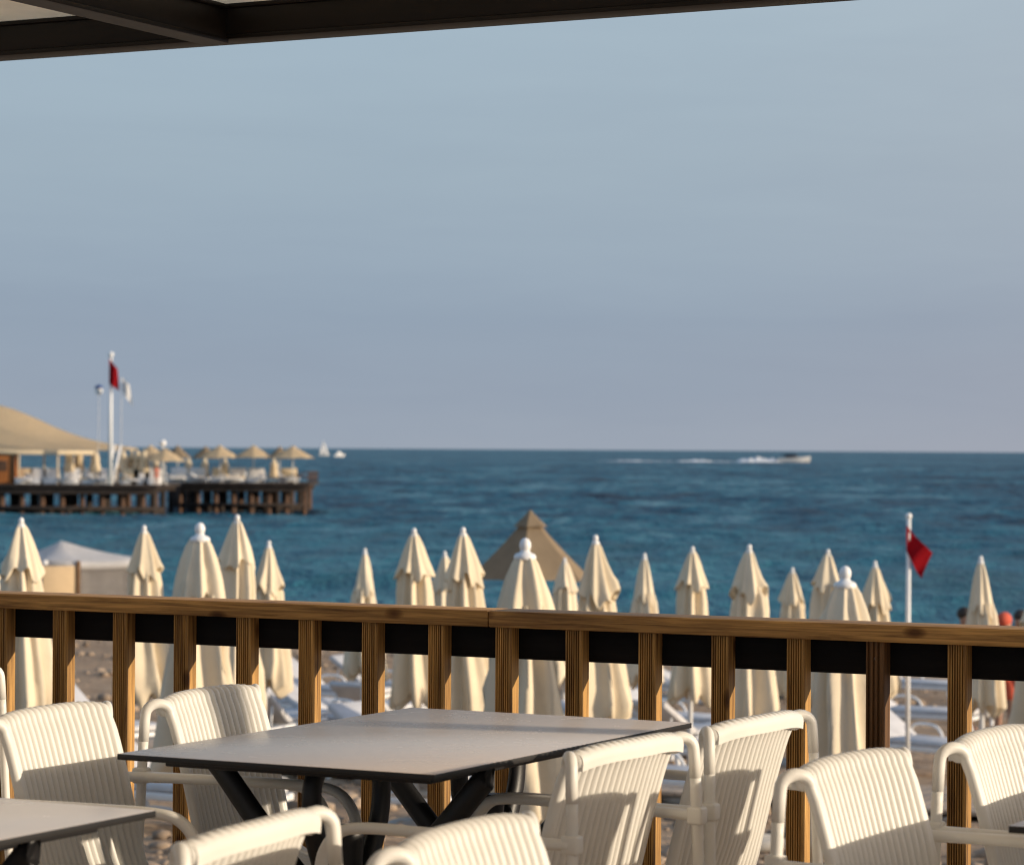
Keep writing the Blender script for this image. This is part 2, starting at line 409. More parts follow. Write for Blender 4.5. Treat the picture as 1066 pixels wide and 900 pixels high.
def build_pebbles():
    rnd = random.Random(3); bm = bmesh.new()
    ico = bmesh.new(); bmesh.ops.create_icosphere(ico, subdivisions=1, radius=1.0)
    base = [v.co.copy() for v in ico.verts]; faces = [[v.index for v in f.verts] for f in ico.faces]; ico.free()
    for _ in range(7000):
        Y = 18 + 62*rnd.random()**1.3; X = rnd.uniform(-0.24, 0.24)*Y
        q = X*sn + Y*cs
        if q < 12 or q > 88: continue
        if noise.noise(Vector((X*0.3, Y*0.18, 9))) < -0.12: continue
        z = ground(q) + max(0, min(1, (92-q)/14))*(0.10*noise.noise(Vector((X*0.35, Y*0.35, 0))) + 0.06*noise.noise(Vector((X*1.3, Y*1.3, 3))))
        r = 0.025 + 0.085*rnd.random()**2.5; sx, sy, sz = r*rnd.uniform(0.8, 1.5), r*rnd.uniform(0.8, 1.4), r*rnd.uniform(0.5, 0.9); a = rnd.uniform(0, 6.3)
        vs_ = [bm.verts.new((X + (c.x*sx*math.cos(a) - c.y*sy*math.sin(a)), Y + (c.x*sx*math.sin(a) + c.y*sy*math.cos(a)), z + c.z*sz + sz*0.3)) for c in base]
        for f in faces: bm.faces.new([vs_[i] for i in f])
    return tag(link('pebbles', bm, M['pebble']), kind='stuff')
M['pebble'] = simple('beach_pebbles', (0.30, 0.225, 0.16), 0.9, 0.65, 0.9, 0.3, 0.01, 20)
build_pebbles()

# boardwalk on the beach (planks, one strip parallel to the deck)
bw = ground_hit(880, 838); bq = qof(bw)
bm = bmesh.new()
x = -26.0
while x < 16:
    add_box(bm, (x, -0.9, 0), (x+0.145, 0.9, 0.04), 0.004); x += 0.155
o = link('boardwalk', bm, M['deck_wood'], smooth=False); o.rotation_euler.z = -TH
o.location = W(0, bq, ground(bq)+0.10); tag(o, kind='structure')

# ------------------------------------------------------------------ railing
def t_to_d(x, p):
    t = ray(x, 640).x
    return (t*cs*p - sn*p)/(cs + sn*t)
rail = thing('wooden_railing', 'brown wooden railing with grooved balusters along the terrace edge', 'railing', W(0, P_RAIL, 0), -TH)
def cap_piece(x0, x1):
    bm = bmesh.new(); add_box(bm, (x0, 0.0, HR-0.043), (x1, 0.125, HR), 0.004)
    return link('cap_rail', bm, M['wood_x'], rail, autosmooth=40)
j = t_to_d(508, P_RAIL)
cap_piece(-10.9, -7.401); cap_piece(-7.399, j-0.001); cap_piece(j+0.001, -1.3); cap_piece(-1.298, 2.4); 
bm = bmesh.new(); add_box(bm, (-10.9, 0.064, HR-0.128), (2.4, 0.108, HR-0.0455), 0.003)
link('back_beam', bm, M['black_beam'], rail, autosmooth=40)
def baluster_bm(w=0.048, t=0.043, n=6):
    poly = []
    # front face (towards -y) with n grooves
    x0 = 0.0; fl = 0.005; gw = (w-2*fl)/n
    poly.append((0, 0.003)); poly.append((0.002, 0.0))
    for k in range(n):
        a = fl + k*gw
        poly += [(a, 0.0), (a+gw*0.12, 0.007), (a+gw*0.42, 0.007), (a+gw*0.55, 0.0)]
    poly += [(w-0.002, 0.0), (w, 0.003), (w, t), (0, t)]
    bm = bmesh.new(); add_prism(bm, poly, -0.30, HR-0.0445)
    return bm
BX = [-8, 54, 116.5, 180, 245, 310, 376, 445, 515, 588, 664, 740, 818.5, 901, 986, 1074]
first = None
for i, x in enumerate(BX):
    d = t_to_d(x, P_RAIL+0.016)
    if x == 901:
        o = link('baluster', baluster_bm(n=3), M['dark_wood'], rail, smooth=False); o['label'] = 'darker plain baluster with a screw head near its top'
        s = bmesh.new(); add_lathe(s, [(0.0001, 0.0), (0.0045, 0.0005), (0.0055, 0.003)], 12)
        sc_ = link('screw', s, M['screw'], o); sc_.rotation_euler = (PI/2, 0, 0); sc_.location = (0.026, 0.0018, HR-0.085)
        sc_.rotation_euler = (-PI/2, 0, 0)
    elif first is None:
        first = o = link('baluster', baluster_bm(), M['wood_z'], rail, smooth=False)
    else:
        o = first.copy(); C.objects.link(o); o.parent = rail
    o.location = (d, 0.018, 0)
for k in range(1, 20):
    for d in (t_to_d(BX[0], P_RAIL)-0.2*k, t_to_d(BX[-1], P_RAIL)+0.2*k):
        o = first.copy(); C.objects.link(o); o.parent = rail; o.location = (d, 0.018, 0)

# ------------------------------------------------------------------ pergola overhead
BZ = 2.467
perg = thing('terrace_canopy', 'dark steel canopy frame with beige canvas above the terrace', 'canopy', W(0, P_RAIL, 0), -TH)
def ibeam_bm(p0, p1, w=0.10, h=0.098, axis=0):
    """dark channel: web and two flanges along axis from p0 to p1, bottom at z = 0"""
    bm = bmesh.new()
    if axis == 0:
        add_box(bm, (p0, 0, 0), (p1, w, 0.012), 0.002); add_box(bm, (p0, 0.006, 0.0125), (p1, 0.03, h-0.0125), 0.002); add_box(bm, (p0, 0, h-0.012), (p1, w, h), 0.002)
    else:
        add_box(bm, (-w/2, p0, 0), (w/2, p1, 0.012), 0.002); add_box(bm, (w/2-0.03, p0, 0.0125), (w/2-0.008, p1, h-0.0125), 0.002); add_box(bm, (-w/2, p0, h-0.012), (w/2, p1, h), 0.002)
    return bm
fb = link('front_beam', ibeam_bm(-11, 2.6), M['steel'], perg, autosmooth=40); fb.location = (0, 0, BZ)
rd = t_to_d(238, P_RAIL) - 0.05
for k in range(-2, 3):
    rb = link('rafter', ibeam_bm(-10.5, -0.006, 0.085, 0.106, 1), M['steel'], perg, autosmooth=40); rb.location = (rd + k*2.6, 0, BZ-0.012)
def canvas_bm():
    bm = bmesh.new(); nx, ny = 78, 24; top = []; 
    for jj in range(ny+1):
        row = []
        for i in range(nx+1):
            x = -11 + 13.6*i/nx; y = 0.16 - 10.66*jj/ny
            ph = ((x - rd) / 2.6) % 1.0
            sag = -0.05*math.sin(PI*ph)**2*min(1, 1.0)
            row.append(bm.verts.new((x, y, (-0.030*math.sin(PI*ph)**2)*min(1, jj/3))))
        top.append(row)
    for a, b in zip(top, top[1:]):
        for k in range(nx): bm.faces.new((a[k], a[k+1], b[k+1], b[k]))
    bmesh.ops.solidify(bm, geom=bm.faces[:], thickness=0.003)
    return bm
cv = link('canvas', canvas_bm(), M['awning'], perg); cv.location = (0, 0, BZ+0.1025)
for (dx, py) in ((-9.0, 0.13), (2.45, 0.0), (-9.0, -10.3), (2.45, -10.3)):
    bm = bmesh.new(); add_box(bm, (-0.05, -0.0, -0.03), (0.05, 0.10, BZ-0.002), 0.004)
    po = link('post', bm, M['steel'], perg, autosmooth=40); po.location = (dx, py, 0)
# unseen diagonal added at the right post for its shadow on the chairs
bm = bmesh.new(); add_tube(bm, [(2.40, 0.05, 1.72), (1.72, 0.05, BZ-0.01)], 0.03, 8); link('shadow_brace', bm, M['steel'], perg)

# ------------------------------------------------------------------ armchair
PROF0 = [(0.245, 0.405), (0.243, 0.43), (0.225, 0.446), (0.18, 0.449), (0.06, 0.440), (-0.06, 0.434), (-0.115, 0.438), (-0.15, 0.455), (-0.172, 0.49), (-0.190, 0.56), (-0.215, 0.66), (-0.240, 0.745), (-0.2555, 0.786)]
def shell_profile():
    pts = [Vector((x, 0, z)) for x, z in PROF0]
    out = smooth_path(pts, 5); out = out[:-1]
    c = Vector((-0.2695, 0, 0.792)); r = 0.014
    for k in range(0, 13):
        a = -0.05 + (PI+0.25)*k/12
        out.append(c + Vector((math.cos(a)*r, 0, math.sin(a)*r)))
    out.append(out[-1] + Vector((0.001, 0, -0.012)))
    return out
PR = shell_profile()
SPLIT = min(range(len(PR)), key=lambda i: (PR[i]-Vector((-0.15, 0, 0.455))).length)
NR, SUB = 18, 12
def half_w(p):
    return 0.190 + 0.006*max(0, min(1, (p.z-0.45)/0.3))
def shell_bm(i0, i1):
    bm = bmesh.new(); us = []
    for k in range(NR):
        for s in range(SUB + (1 if k == NR-1 else 0)):
            a = -1 + 2*s/SUB
            us.append((-1 + 2*(k + (a+1)/2)/NR, math.sqrt(max(0, 1-(a/0.76)**2)) if abs(a) < 0.75 else 0.0))
    sides = []
    for sg in (1, -1):
        grid = []
        for i in range(i0, i1+1):
            p = PR[i]; t = (PR[min(i+1, len(PR)-1)] - PR[max(i-1, 0)]).normalized(); n = Vector((t.z, 0, -t.x))
            tb = max(0, min(1, (p.z-0.46)/0.30)) if p.x < -0.12 else 0
            ts = 1-max(0, min(1, (p.z-0.43)/0.06)) if p.x < 0 else 1
            row = []
            for (u, h) in us:
                arch = 0.010*(1-abs(u)**4)*tb
                bow = -0.016*(1-u*u)*max(0, min(1, (p.z-0.44)/0.12))*(1 if p.x < -0.1 else 0)
                dish = -0.010*(1-u*u)*ts
                w_ = max(0, min(1, (i - (len(PR)-10))/5)) if i > len(PR)-16 else 0
                w2_ = max(0, min(1, (i - (len(PR)-15))/5))
                hh = h*(1-w_) + 0.75*w_
                off = sg*(0.0008 + (0.0112 - 0.0052*w2_)*hh)
                q = p + n*off
                row.append(bm.verts.new((q.x+bow, u*half_w(p), q.z+arch+dish)))
            grid.append(row)
        for a, b in zip(grid, grid[1:]):
            for k in range(len(us)-1):
                f = (a[k], a[k+1], b[k+1], b[k])
                bm.faces.new(f if sg < 0 else f[::-1])
        sides.append(grid)
    A, B = sides; m = len(us)-1
    for i in range(len(A)-1):
        bm.faces.new((A[i][0], B[i][0], B[i+1][0], A[i+1][0])); bm.faces.new((A[i][m], A[i+1][m], B[i+1][m], B[i][m]))
    for e in (0, len(A)-1):
        for k in range(m): bm.faces.new((A[e][k], A[e][k+1], B[e][k+1], B[e][k]))
    bmesh.ops.recalc_face_normals(bm, faces=bm.faces[:])
    return bm
def make_chair(label, group):
    t = thing('armchair', label, 'armchair', group=group); pm = M['plastic']
    link('backrest', shell_bm(SPLIT, len(PR)-1), pm, t, autosmooth=55)
    link('seat', shell_bm(0, SPLIT), pm, t, autosmooth=55)
    for s in (-1, 1):
        # frame rail: hairpin at the top corner, down the back edge and along the seat edge
        pth = [Vector((-0.291, s*0.241, 0.725)), Vector((-0.289, s*0.239, 0.770))]
        for k in range(0, 11):
            a = PI*k/10; w = (1-math.cos(a))/2
            pth.append(Vector((-0.2885 + 0.0345*w, s*(0.238 - 0.0455*w), 0.780 + 0.024*math.sin(a))))
        edge = [p for p in PR[:len(PR)-14] if p.z < 0.765][::-1]
        pth += [Vector((p.x, s*0.1935, p.z)) for p in edge[::2]]
        bm = bmesh.new(); add_tube(bm, pth, 0.0112, 12, up=(0, 1, 0)); bmesh.ops.create_uvsphere(bm, u_segments=16, v_segments=10, radius=0.0185, matrix=Matrix.Translation((-0.2685, s*0.1925, 0.7925)) @ Matrix.Diagonal((1.05, 0.55, 1.05, 1))); link('side_rail', bm, pm, t)
        bm = bmesh.new(); add_tube(bm, smooth_path([(-0.335, s*0.268, 0), (-0.312, s*0.258, 0.25), (-0.298, s*0.249, 0.50), (-0.291, s*0.241, 0.728)], 6), lambda u: 0.0108, 12); link('leg', bm, pm, t)
        # arm sweeping forward and curving down
        bm = bmesh.new()
        add_tube(bm, smooth_path([(-0.292, s*0.246, 0.652), (-0.2, s*0.254, 0.653), (0.0, s*0.262, 0.655), (0.135, s*0.264, 0.654), (0.190, s*0.264, 0.640), (0.222, s*0.264, 0.600), (0.232, s*0.263, 0.54)], 7), 0.0108, 12, flat=(1.0, 1.4), up=(0, 0, 1)); link('armrest', bm, pm, t)
        bm = bmesh.new(); add_tube(bm, smooth_path([(0.232, s*0.263, 0.545), (0.238, s*0.260, 0.40), (0.250, s*0.257, 0.2), (0.265, s*0.255, 0.0)], 6), lambda u: 0.0128-0.002*u, 12); link('leg', bm, pm, t)
        bm = bmesh.new(); add_box(bm, (-0.310, s*0.244-0.0145, 0.636), (-0.277, s*0.244+0.0145, 0.670), 0.005); link('arm_collar', bm, pm, t, autosmooth=50)
        bm = bmesh.new(); add_tube(bm, [(-0.300, s*0.251, 0.42), (-0.15, s*0.20, 0.432)], 0.010, 8); link('bracket', bm, pm, t)
        bm = bmesh.new(); add_tube(bm, [(0.238, s*0.259, 0.42), (0.2, s*0.195, 0.43)], 0.010, 8); link('bracket', bm, pm, t)
    return t
CH = 'cream ribbed armchairs around the terrace tables'
chair0 = None
def put_chair(label, d, p, face, rot=0.0):
    """d, p: where the top of the backrest stands; face +1 looks along the railing to the right, -1 to the left"""
    global chair0
    if face > 0: loc = W(d, p) + (Matrix.Rotation(-TH+R(rot), 3, 'Z') @ Vector((0.285, 0, 0))); rz = -TH + R(rot)
    else: loc = W(d, p) + (Matrix.Rotation(-TH+PI+R(rot), 3, 'Z') @ Vector((0.285, 0, 0))); rz = -TH + PI + R(rot)
    if chair0 is None:
        chair0 = make_chair(label, CH); chair0.location = loc; chair0.rotation_euler.z = rz
    else: dup(chair0, label, loc, rz)
def back_px(xm, ym):                          # backrest top centre seen at a photo pixel
    Y = 0.52*F/(ym - (464 + 0.0064*xm)); v = at(xm, ym, Y); return dof_(v), qof(v)
put_chair('cream ribbed armchair at the far left, facing right behind the cropped grey tabletop', *back_px(47, 729), 1, 4)
put_chair('cream ribbed armchair against the railing at the left end of the central table', *back_px(211, 711), 1, 4)
put_chair('cream armchair seen from behind, pushed against the right side of the central table', -2.230, 4.775, -1, -3)
put_chair('cream armchair seen from behind near the railing, right of the central table corner', -2.205, 5.325, -1, -3)
put_chair('cream ribbed armchair at lower right with its front lit above a slanting shadow', *back_px(879, 778), 1, -5)
put_chair('cream ribbed armchair at the right edge beside a sliver of black table edge', *back_px(1027, 753), 1, -2)
put_chair('cream armchair seen from behind at lower left, its top rail below the central table', *back_px(271, 845), -1, 6)
put_chair('cream armchair at the bottom centre showing only the ribbed top of its back', *back_px(474, 849), 1, 2)
put_chair('cream armchair cut by the left edge, only a sliver of its back showing', -4.385, 5.45, -1, 0)

# ------------------------------------------------------------------ tables
TZ = 0.75
def make_table(label, loc, group):
    t = thing('dining_table', label, 'table', loc, -TH, group)
    bm = bmesh.new(); add_box(bm, (-0.355, -0.585, TZ-0.012), (0.355, 0.585, TZ), 0.0016)
    for f in bm.faces:
        f.material_index = 0 if f.normal.z > 0.9 else 1
    bm.normal_update()
    for f in bm.faces: f.material_index = 0 if f.normal.z > 0.9 else 1
    link('tabletop', bm, [M['table'], M['black_edge']], t, autosmooth=30)
    for py in (-0.30, 0.30):
        bm = bmesh.new()
        add_tube(bm, smooth_path([(0, py, 0.04), (0, py, 0.25), (0, py, 0.45), (0, py, 0.60)], 5), lambda u: 0.036 - 0.008*math.sin(PI*u), 14)
        col = link('pedestal', bm, M['black_cast'], t)
        for (ax, ay) in ((1, 0), (-1, 0), (0, 1), (0, -1)):
            r_ = 0.30 if ax else 0.17
            bm = bmesh.new()
            if ax: pts = [(0.0, py, 0.42), (ax*0.10, py, 0.48), (ax*0.20, py, 0.585), (ax*r_, py, 0.700), (ax*(r_+0.02), py, 0.712)]
            else: pts = [(0.0, py, 0.42), (0, py+ay*0.07, 0.50), (0, py+ay*0.125, 0.60), (0, py+ay*0.135, 0.68), (0, py+ay*0.12, 0.715)]
            add_tube(bm, smooth_path(pts, 6), lambda u: 0.024 - 0.003*u, 10, flat=(1.15, 0.8)); link('support_arm', bm, M['black_cast'], t)
            bm = bmesh.new()
            fx = ax*0.26; fy = ay*0.24
            add_tube(bm, smooth_path([(0, py, 0.13), (fx*0.4, py+fy*0.4, 0.09), (fx, py+fy, 0.02)], 5), lambda u: 0.026-0.010*u, 8); link('foot', bm, M['black_cast'], t)
    bm = bmesh.new(); add_box(bm, (-0.30, -0.5, TZ-0.030), (0.30, 0.5, TZ-0.0125), 0.003); link('under_frame', bm, M['black_cast'], t, autosmooth=40)
    return t
GT = 'grey topped tables with black pedestals'
tab = make_table('grey topped rectangular table in the centre, seen whole in front of the railing', W(-2.915, 5.20), GT)
dup(tab, 'grey topped table cropped at the lower left corner', W(-3.06, 3.345), -TH)
dup(tab, 'table at the right edge, only a sliver of its dark corner showing', W(-1.06, 5.04), -TH)
dup(tab, 'table at the bottom edge in front of the lower right armchair, barely in view', W(-1.20, 3.24), -TH)

# ------------------------------------------------------------------ parasols
def pleat(n, amp, tw, seed):
    def f(r, z, a):
        aa = a + 0.35*noise.noise(Vector((math.cos(a)*1.2+seed, math.sin(a)*1.2, z*0.9)))
        k = 1 + amp*(1.4 - 2.4*abs(math.sin((n*aa + tw*z + seed)/2))) + amp*0.6*math.cos((n-3)*aa + seed*2 + 2.2*z)
        k += 0.16*noise.noise(Vector((math.cos(a)*1.3+seed, math.sin(a)*1.3, z*2.6))) + 0.05*noise.noise(Vector((math.cos(a)*4+seed, math.sin(a)*4, z*7)))
        return r*max(0.3, k)
    return f
def make_parasol(name, kind, seed, mat, flare=1.0, skl=1.0):
    """closed parasol, tip of its finial at z = 0, scaled in metres; stands on a pole down to -2.6"""
    t = thing(name, 'x', 'parasol')
    big = kind == 'big'
    bm = bmesh.new(); f = pleat(8, 0.15, 1.1, seed)
    w = 1.28 if big else 1.0
    if big: prof = [(0.045, -0.10), (0.075, -0.16), (0.105, -0.25), (0.135, -0.36), (0.155, -0.46), (0.163, -0.52), (0.160, -0.535), (0.12, -0.50)]
    else: prof = [(0.016, -0.045), (0.040, -0.09), (0.068, -0.18), (0.098, -0.28), (0.124, -0.37), (0.139, -0.415), (0.141, -0.43), (0.10, -0.40)]
    prof = [(r*(1+(flare-1)*min(1, -z/0.4)), z*skl) for r, z in prof]
    def hem(r, z, a): return f(r, z, a)*(1+0.14*max(0, (-z-0.25))*math.cos(4*a+seed))
    # upper vent skirt, edge pulled into points between the ribs
    rings = []
    for (r, z) in prof:
        ring = []
        for k in range(64):
            a = 2*PI*k/64; rr = hem(r, z, a); e = max(0, min(1, (-z-0.3)/0.12))
            zz = z - e*(0.035*math.cos(8*a+1.1*z+PI) + 0.045*math.cos(3*a+seed))
            ring.append(bm.verts.new((rr*math.cos(a), rr*math.sin(a), zz)))
        rings.append(ring)
    for a, b in zip(rings, rings[1:]):
        for k in range(64): bm.faces.new((a[k], b[k], b[(k+1) % 64], a[(k+1) % 64]))
    link('vent_skirt', bm, mat, t)
    bm = bmesh.new(); f2 = pleat(8, 0.25, 0.5, seed+2)
    s0 = -0.33
    base = [(0.070, s0*skl), (0.112, -0.42), (0.124, -0.55), (0.130, -0.70), (0.142, -0.85), (0.165, -1.02), (0.188, -1.20), (0.205, -1.36), (0.212, -1.48), (0.19, -1.50), (0.10, -1.44), (0.03, -1.40)]
    if big: prof = [(r*0.86, z) for r, z in prof]
    if big: base = [(0.12, -0.40), (0.150, -0.56), (0.165, -0.72), (0.185, -0.90), (0.212, -1.10), (0.238, -1.32), (0.255, -1.52), (0.262, -1.64), (0.24, -1.66), (0.12, -1.6), (0.03, -1.56)]
    if big: base = [(r*0.9 if z < -0.5 else r*0.8, z) for r, z in base]
    if not big: base = [(0.080, -0.36*skl), (0.110, -0.44*skl)] + [q for q in base if q[1] < -0.44*skl - 0.04]
    rings = []
    for (r, z) in base:
        ring = []
        for k in range(72):
            a = 2*PI*k/72; rr = f2(r, z, a); e = max(0, min(1, (-z-1.2)/0.3))
            zz = z - e*(0.06*math.cos(8*a+PI) + 0.05*math.cos(a*2+seed))
            ring.append(bm.verts.new((rr*math.cos(a), rr*math.sin(a), zz)))
        rings.append(ring)
    for a, b in zip(rings, rings[1:]):
        for k in range(72): bm.faces.new((a[k], b[k], b[(k+1) % 72], a[(k+1) % 72]))
    link('canopy', bm, mat, t)
    # finial
    bm = bmesh.new()
    if big:
        bmesh.ops.create_uvsphere(bm, u_segments=18, v_segments=12, radius=0.039, matrix=Matrix.Translation((0, 0, -0.048)) @ Matrix.Diagonal((0.9, 0.9, 1.15, 1)))
        add_lathe(bm, [(0.03, -0.14), (0.064, -0.135), (0.068, -0.115), (0.058, -0.10), (0.034, -0.09), (0.026, -0.075)], 24)
    else:
        bmesh.ops.create_uvsphere(bm, u_segments=16, v_segments=10, radius=0.025, matrix=Matrix.Translation((0, 0, -0.030)) @ Matrix.Diagonal((0.85, 0.85, 1.15, 1)))
        add_lathe(bm, [(0.028, -0.085), (0.032, -0.075), (0.024, -0.05)], 16)
    link('finial', bm, M['white'], t)
    bm = bmesh.new(); add_tube(bm, [(0, 0, -0.08), (0, 0, -2.7)], 0.025, 12); link('pole', bm, M['white'], t)
    bm = bmesh.new(); add_lathe(bm, [(0.27, -2.62), (0.28, -2.56), (0.25, -2.53), (0.05, -2.51), (0.04, -2.40), (0.03, -2.38)], 24); link('base', bm, M['concrete'], t)
    return t
GPAR = 'closed cream parasols on the beach'
prot = [make_parasol('beach_parasol', 'slim', 1.0, M['parasol']), make_parasol('beach_parasol', 'slim', 4.3, M['parasol_b']), make_parasol('beach_parasol', 'slim', 7.7, M['parasol'], 0.92, 0.9), make_parasol('beach_parasol', 'slim', 11.4, M['parasol_b'], 1.08, 1.2), make_parasol('beach_parasol', 'slim', 15.9, M['parasol'], 0.88, 1.3), make_parasol('beach_parasol', 'slim', 21.2, M['parasol_b'], 1.06, 0.94), make_parasol('beach_parasol', 'big', 31.2, M['parasol_b']), make_parasol('beach_parasol', 'big', 2.2, M['parasol'])]
used = [False]*8
slim_i = 0; big_i = 0
# (tip x, tip y, distance, kind, phrase)
PAR = [
 (22, 538, 21.5, 0, 'large closed cream parasol left of the white cabana, leftmost whole one'),
 (150, 546, 25, 1, 'closed cream parasol just right of the white cabana'),
 (208, 543, 19, 3, 'stout closed cream parasol with a big white knob, left of the tallest one'),
 (247, 535, 22, 2, 'closed cream parasol whose tip rises highest, under the end of the pier'),
 (280, 562, 29, 0, 'slim closed cream parasol just right of the highest tipped one'),
 (380, 570, 34, 1, 'small closed cream parasol alone between the pier end and the central group'),
 (431, 549, 24.5, 2, 'closed cream parasol above the table, left of the close pair'),
 (463, 573, 33, 0, 'small closed cream parasol half hidden behind its taller neighbour'),
 (482, 548, 22.5, 1, 'tall closed cream parasol in front of a small half hidden one'),
 (547, 559, 17, 3, 'stout closed cream parasol, white knobbed, in front of the half open tan umbrella'),
 (588, 580, 34, 2, 'small closed cream parasol at the right foot of the half open tan umbrella'),
 (620, 556, 22.5, 0, 'tall closed cream parasol right of the half open tan umbrella'),
 (671, 575, 33, 1, 'slim closed cream parasol above the right corner of the central table'),
 (721, 568, 28.5, 2, 'closed cream parasol between the slim one and the broad one right of the table'),
 (780, 566, 24, 0, 'broad closed cream parasol above the armchair nearest the railing'),
 (825, 590, 34, 1, 'smallest closed cream parasol, left of the pair by the stout one'),
 (862, 571, 28.5, 2, 'closed cream parasol peeking over the left shoulder of the rightmost stout one'),
 (880, 588, 16.5, 3, 'stout closed cream parasol with a white knob, above the lower right armchair'),
 (911, 583, 31, 0, 'closed cream parasol between the rightmost stout one and the red beach flag'),
 (1021, 578, 28, 1, 'closed cream parasol right of the red beach flag'),
 (1082, 600, 23, 2, 'closed cream parasol cut by the right edge of the view'),
 (-18, 556, 24, 2, 'closed cream parasol cut by the left edge of the view'),
]
PPOS = []
for i, (x, y, Y, k, lab) in enumerate(PAR):
    v = at(x, y, Y); g = ground(qof(v)); h = v.z - g
    s = max(0.93, min(1.08, h/2.6)); rz = random.uniform(0, 6.28)
    if k == 3: k = (7, 6)[big_i % 2]; big_i += 1
    else: k = slim_i % 6; slim_i += 1
    if not used[k]:
        o = prot[k]; used[k] = True; o.location = v; o.rotation_euler.z = rz; o['label'] = lab; o['group'] = GPAR
    else:
        o = dup(prot[k], lab, v, rz, group=GPAR)
    # every pole reaches the sand: lift or lower base and pole by the parasol's own height
    for c in o.children:
        if c.name.startswith('base'): c.location.z = -(h - 2.60)
        if c.name.startswith('pole'): c.scale.z = h/2.68
    PPOS.append((v, g))
    o.rotation_euler.x = R(random.uniform(-1.2, 1.2)); o.rotation_euler.y = R(random.uniform(-1.2, 1.2))

# half open tan umbrella
def pyramid_bm(R0, H0, R1, H1, n=8, sagk=0.06, thick=0.006):
    """n-sided fabric cone from radius R0 at H0 down to R1 at H1, sagging between ribs"""
    bm = bmesh.new(); rows = []; S = 8; V = 8
    for j_ in range(V+1):
        tt = j_/V; row = []
        for k in range(n*S):
            ph = (k % S)/S; a = 2*PI*k/(n*S)
            r = R0 + (R1-R0)*tt; rib = math.cos(PI/n)/math.cos((ph-0.5)*2*PI/n)
            sag = 1 - sagk*math.sin(PI*ph)*tt
            z = H0 + (H1-H0)*(tt**0.9)
            row.append(bm.verts.new((r*rib*sag*math.cos(a), r*rib*sag*math.sin(a), z + 0.05*tt*math.sin(PI*ph)*R1*0.5)))
        rows.append(row)
    N = n*S
    for a, b in zip(rows, rows[1:]):
        for k in range(N): bm.faces.new((a[k], b[k], b[(k+1) % N], a[(k+1) % N]))
    bmesh.ops.solidify(bm, geom=bm.faces[:], thickness=thick)
    return bm
v = at(552, 531, 42); g = ground(qof(v))
ou = thing('beach_umbrella', 'half open tan umbrella with a small top vent, behind the stout knobbed parasol', 'umbrella', v, 0.35)
link('canopy', pyramid_bm(0.10, -0.13, 0.98, -1.02, 6, 0.10), M['tan'], ou, autosmooth=30)
link('top_vent', pyramid_bm(0.02, -0.0, 0.27, -0.24, 6, 0.06), M['tan'], ou, autosmooth=30)
bm = bmesh.new(); add_tube(bm, [(0, 0, -0.02), (0, 0, g - v.z)], 0.028, 10); link('pole', bm, M['white'], ou)
for k in range(6):
    a = 2*PI*k/6; bm = bmesh.new(); add_tube(bm, [(0.04*math.cos(a), 0.04*math.sin(a), -1.15), (0.45*math.cos(a), 0.45*math.sin(a), -0.66)], 0.01, 6); link('strut', bm, M['white'], ou)

# ------------------------------------------------------------------ sun loungers
def make_lounger(label):
    t = thing('sun_lounger', label, 'sun lounger')
    bm = bmesh.new()
    for s in (-1, 1): add_box(bm, (-0.95, s*0.30-0.03, 0.30), (0.95, s*0.30+0.03, 0.36), 0.012)
    for x_ in (-0.93, 0.0, 0.30, 0.91): add_box(bm, (x_-0.03, -0.268, 0.302), (x_+0.03, 0.268, 0.35), 0.008)
    link('frame', bm, M['white'], t, autosmooth=40)
    for sx in (-0.72, 0.72):
        for s in (-1, 1):
            bm = bmesh.new(); add_tube(bm, smooth_path([(sx, s*0.29, 0.31), (sx*1.06, s*0.30, 0.15), (sx*1.14, s*0.31, 0.0)], 4), 0.026, 8); link('leg', bm, M['white'], t)
    bm = bmesh.new(); add_box(bm, (-0.93, -0.285, 0.362), (0.28, 0.285, 0.43), 0.025); link('mattress', bm, M['mattress'], t, autosmooth=60)
    bm = bmesh.new(); add_box(bm, (0.0, -0.285, -0.03), (0.70, 0.285, 0.05), 0.025)
    bk = link('backrest', bm, M['mattress'], t, autosmooth=60); bk.location = (0.29, 0, 0.39); bk.rotation_euler = (0, -R(32), 0)
    bm = bmesh.new(); add_tube(bm, [(0.76, -0.25, 0.33), (0.72, -0.25, 0.60)], 0.012, 6); link('back_prop', bm, M['white'], t); bm = bmesh.new(); add_tube(bm, [(0.76, 0.25, 0.33), (0.72, 0.25, 0.60)], 0.012, 6); link('back_prop', bm, M['white'], t)
    bm = bmesh.new(); add_tube(bm, smooth_path([(-0.1, -0.33, 0.34), (0.0, -0.34, 0.5), (0.15, -0.34, 0.55), (0.38, -0.34, 0.52), (0.42, -0.33, 0.34)], 4), 0.018, 8); link('armrest', bm, M['white'], t)
    return t
GL = 'white sun loungers on the sand between the parasols'
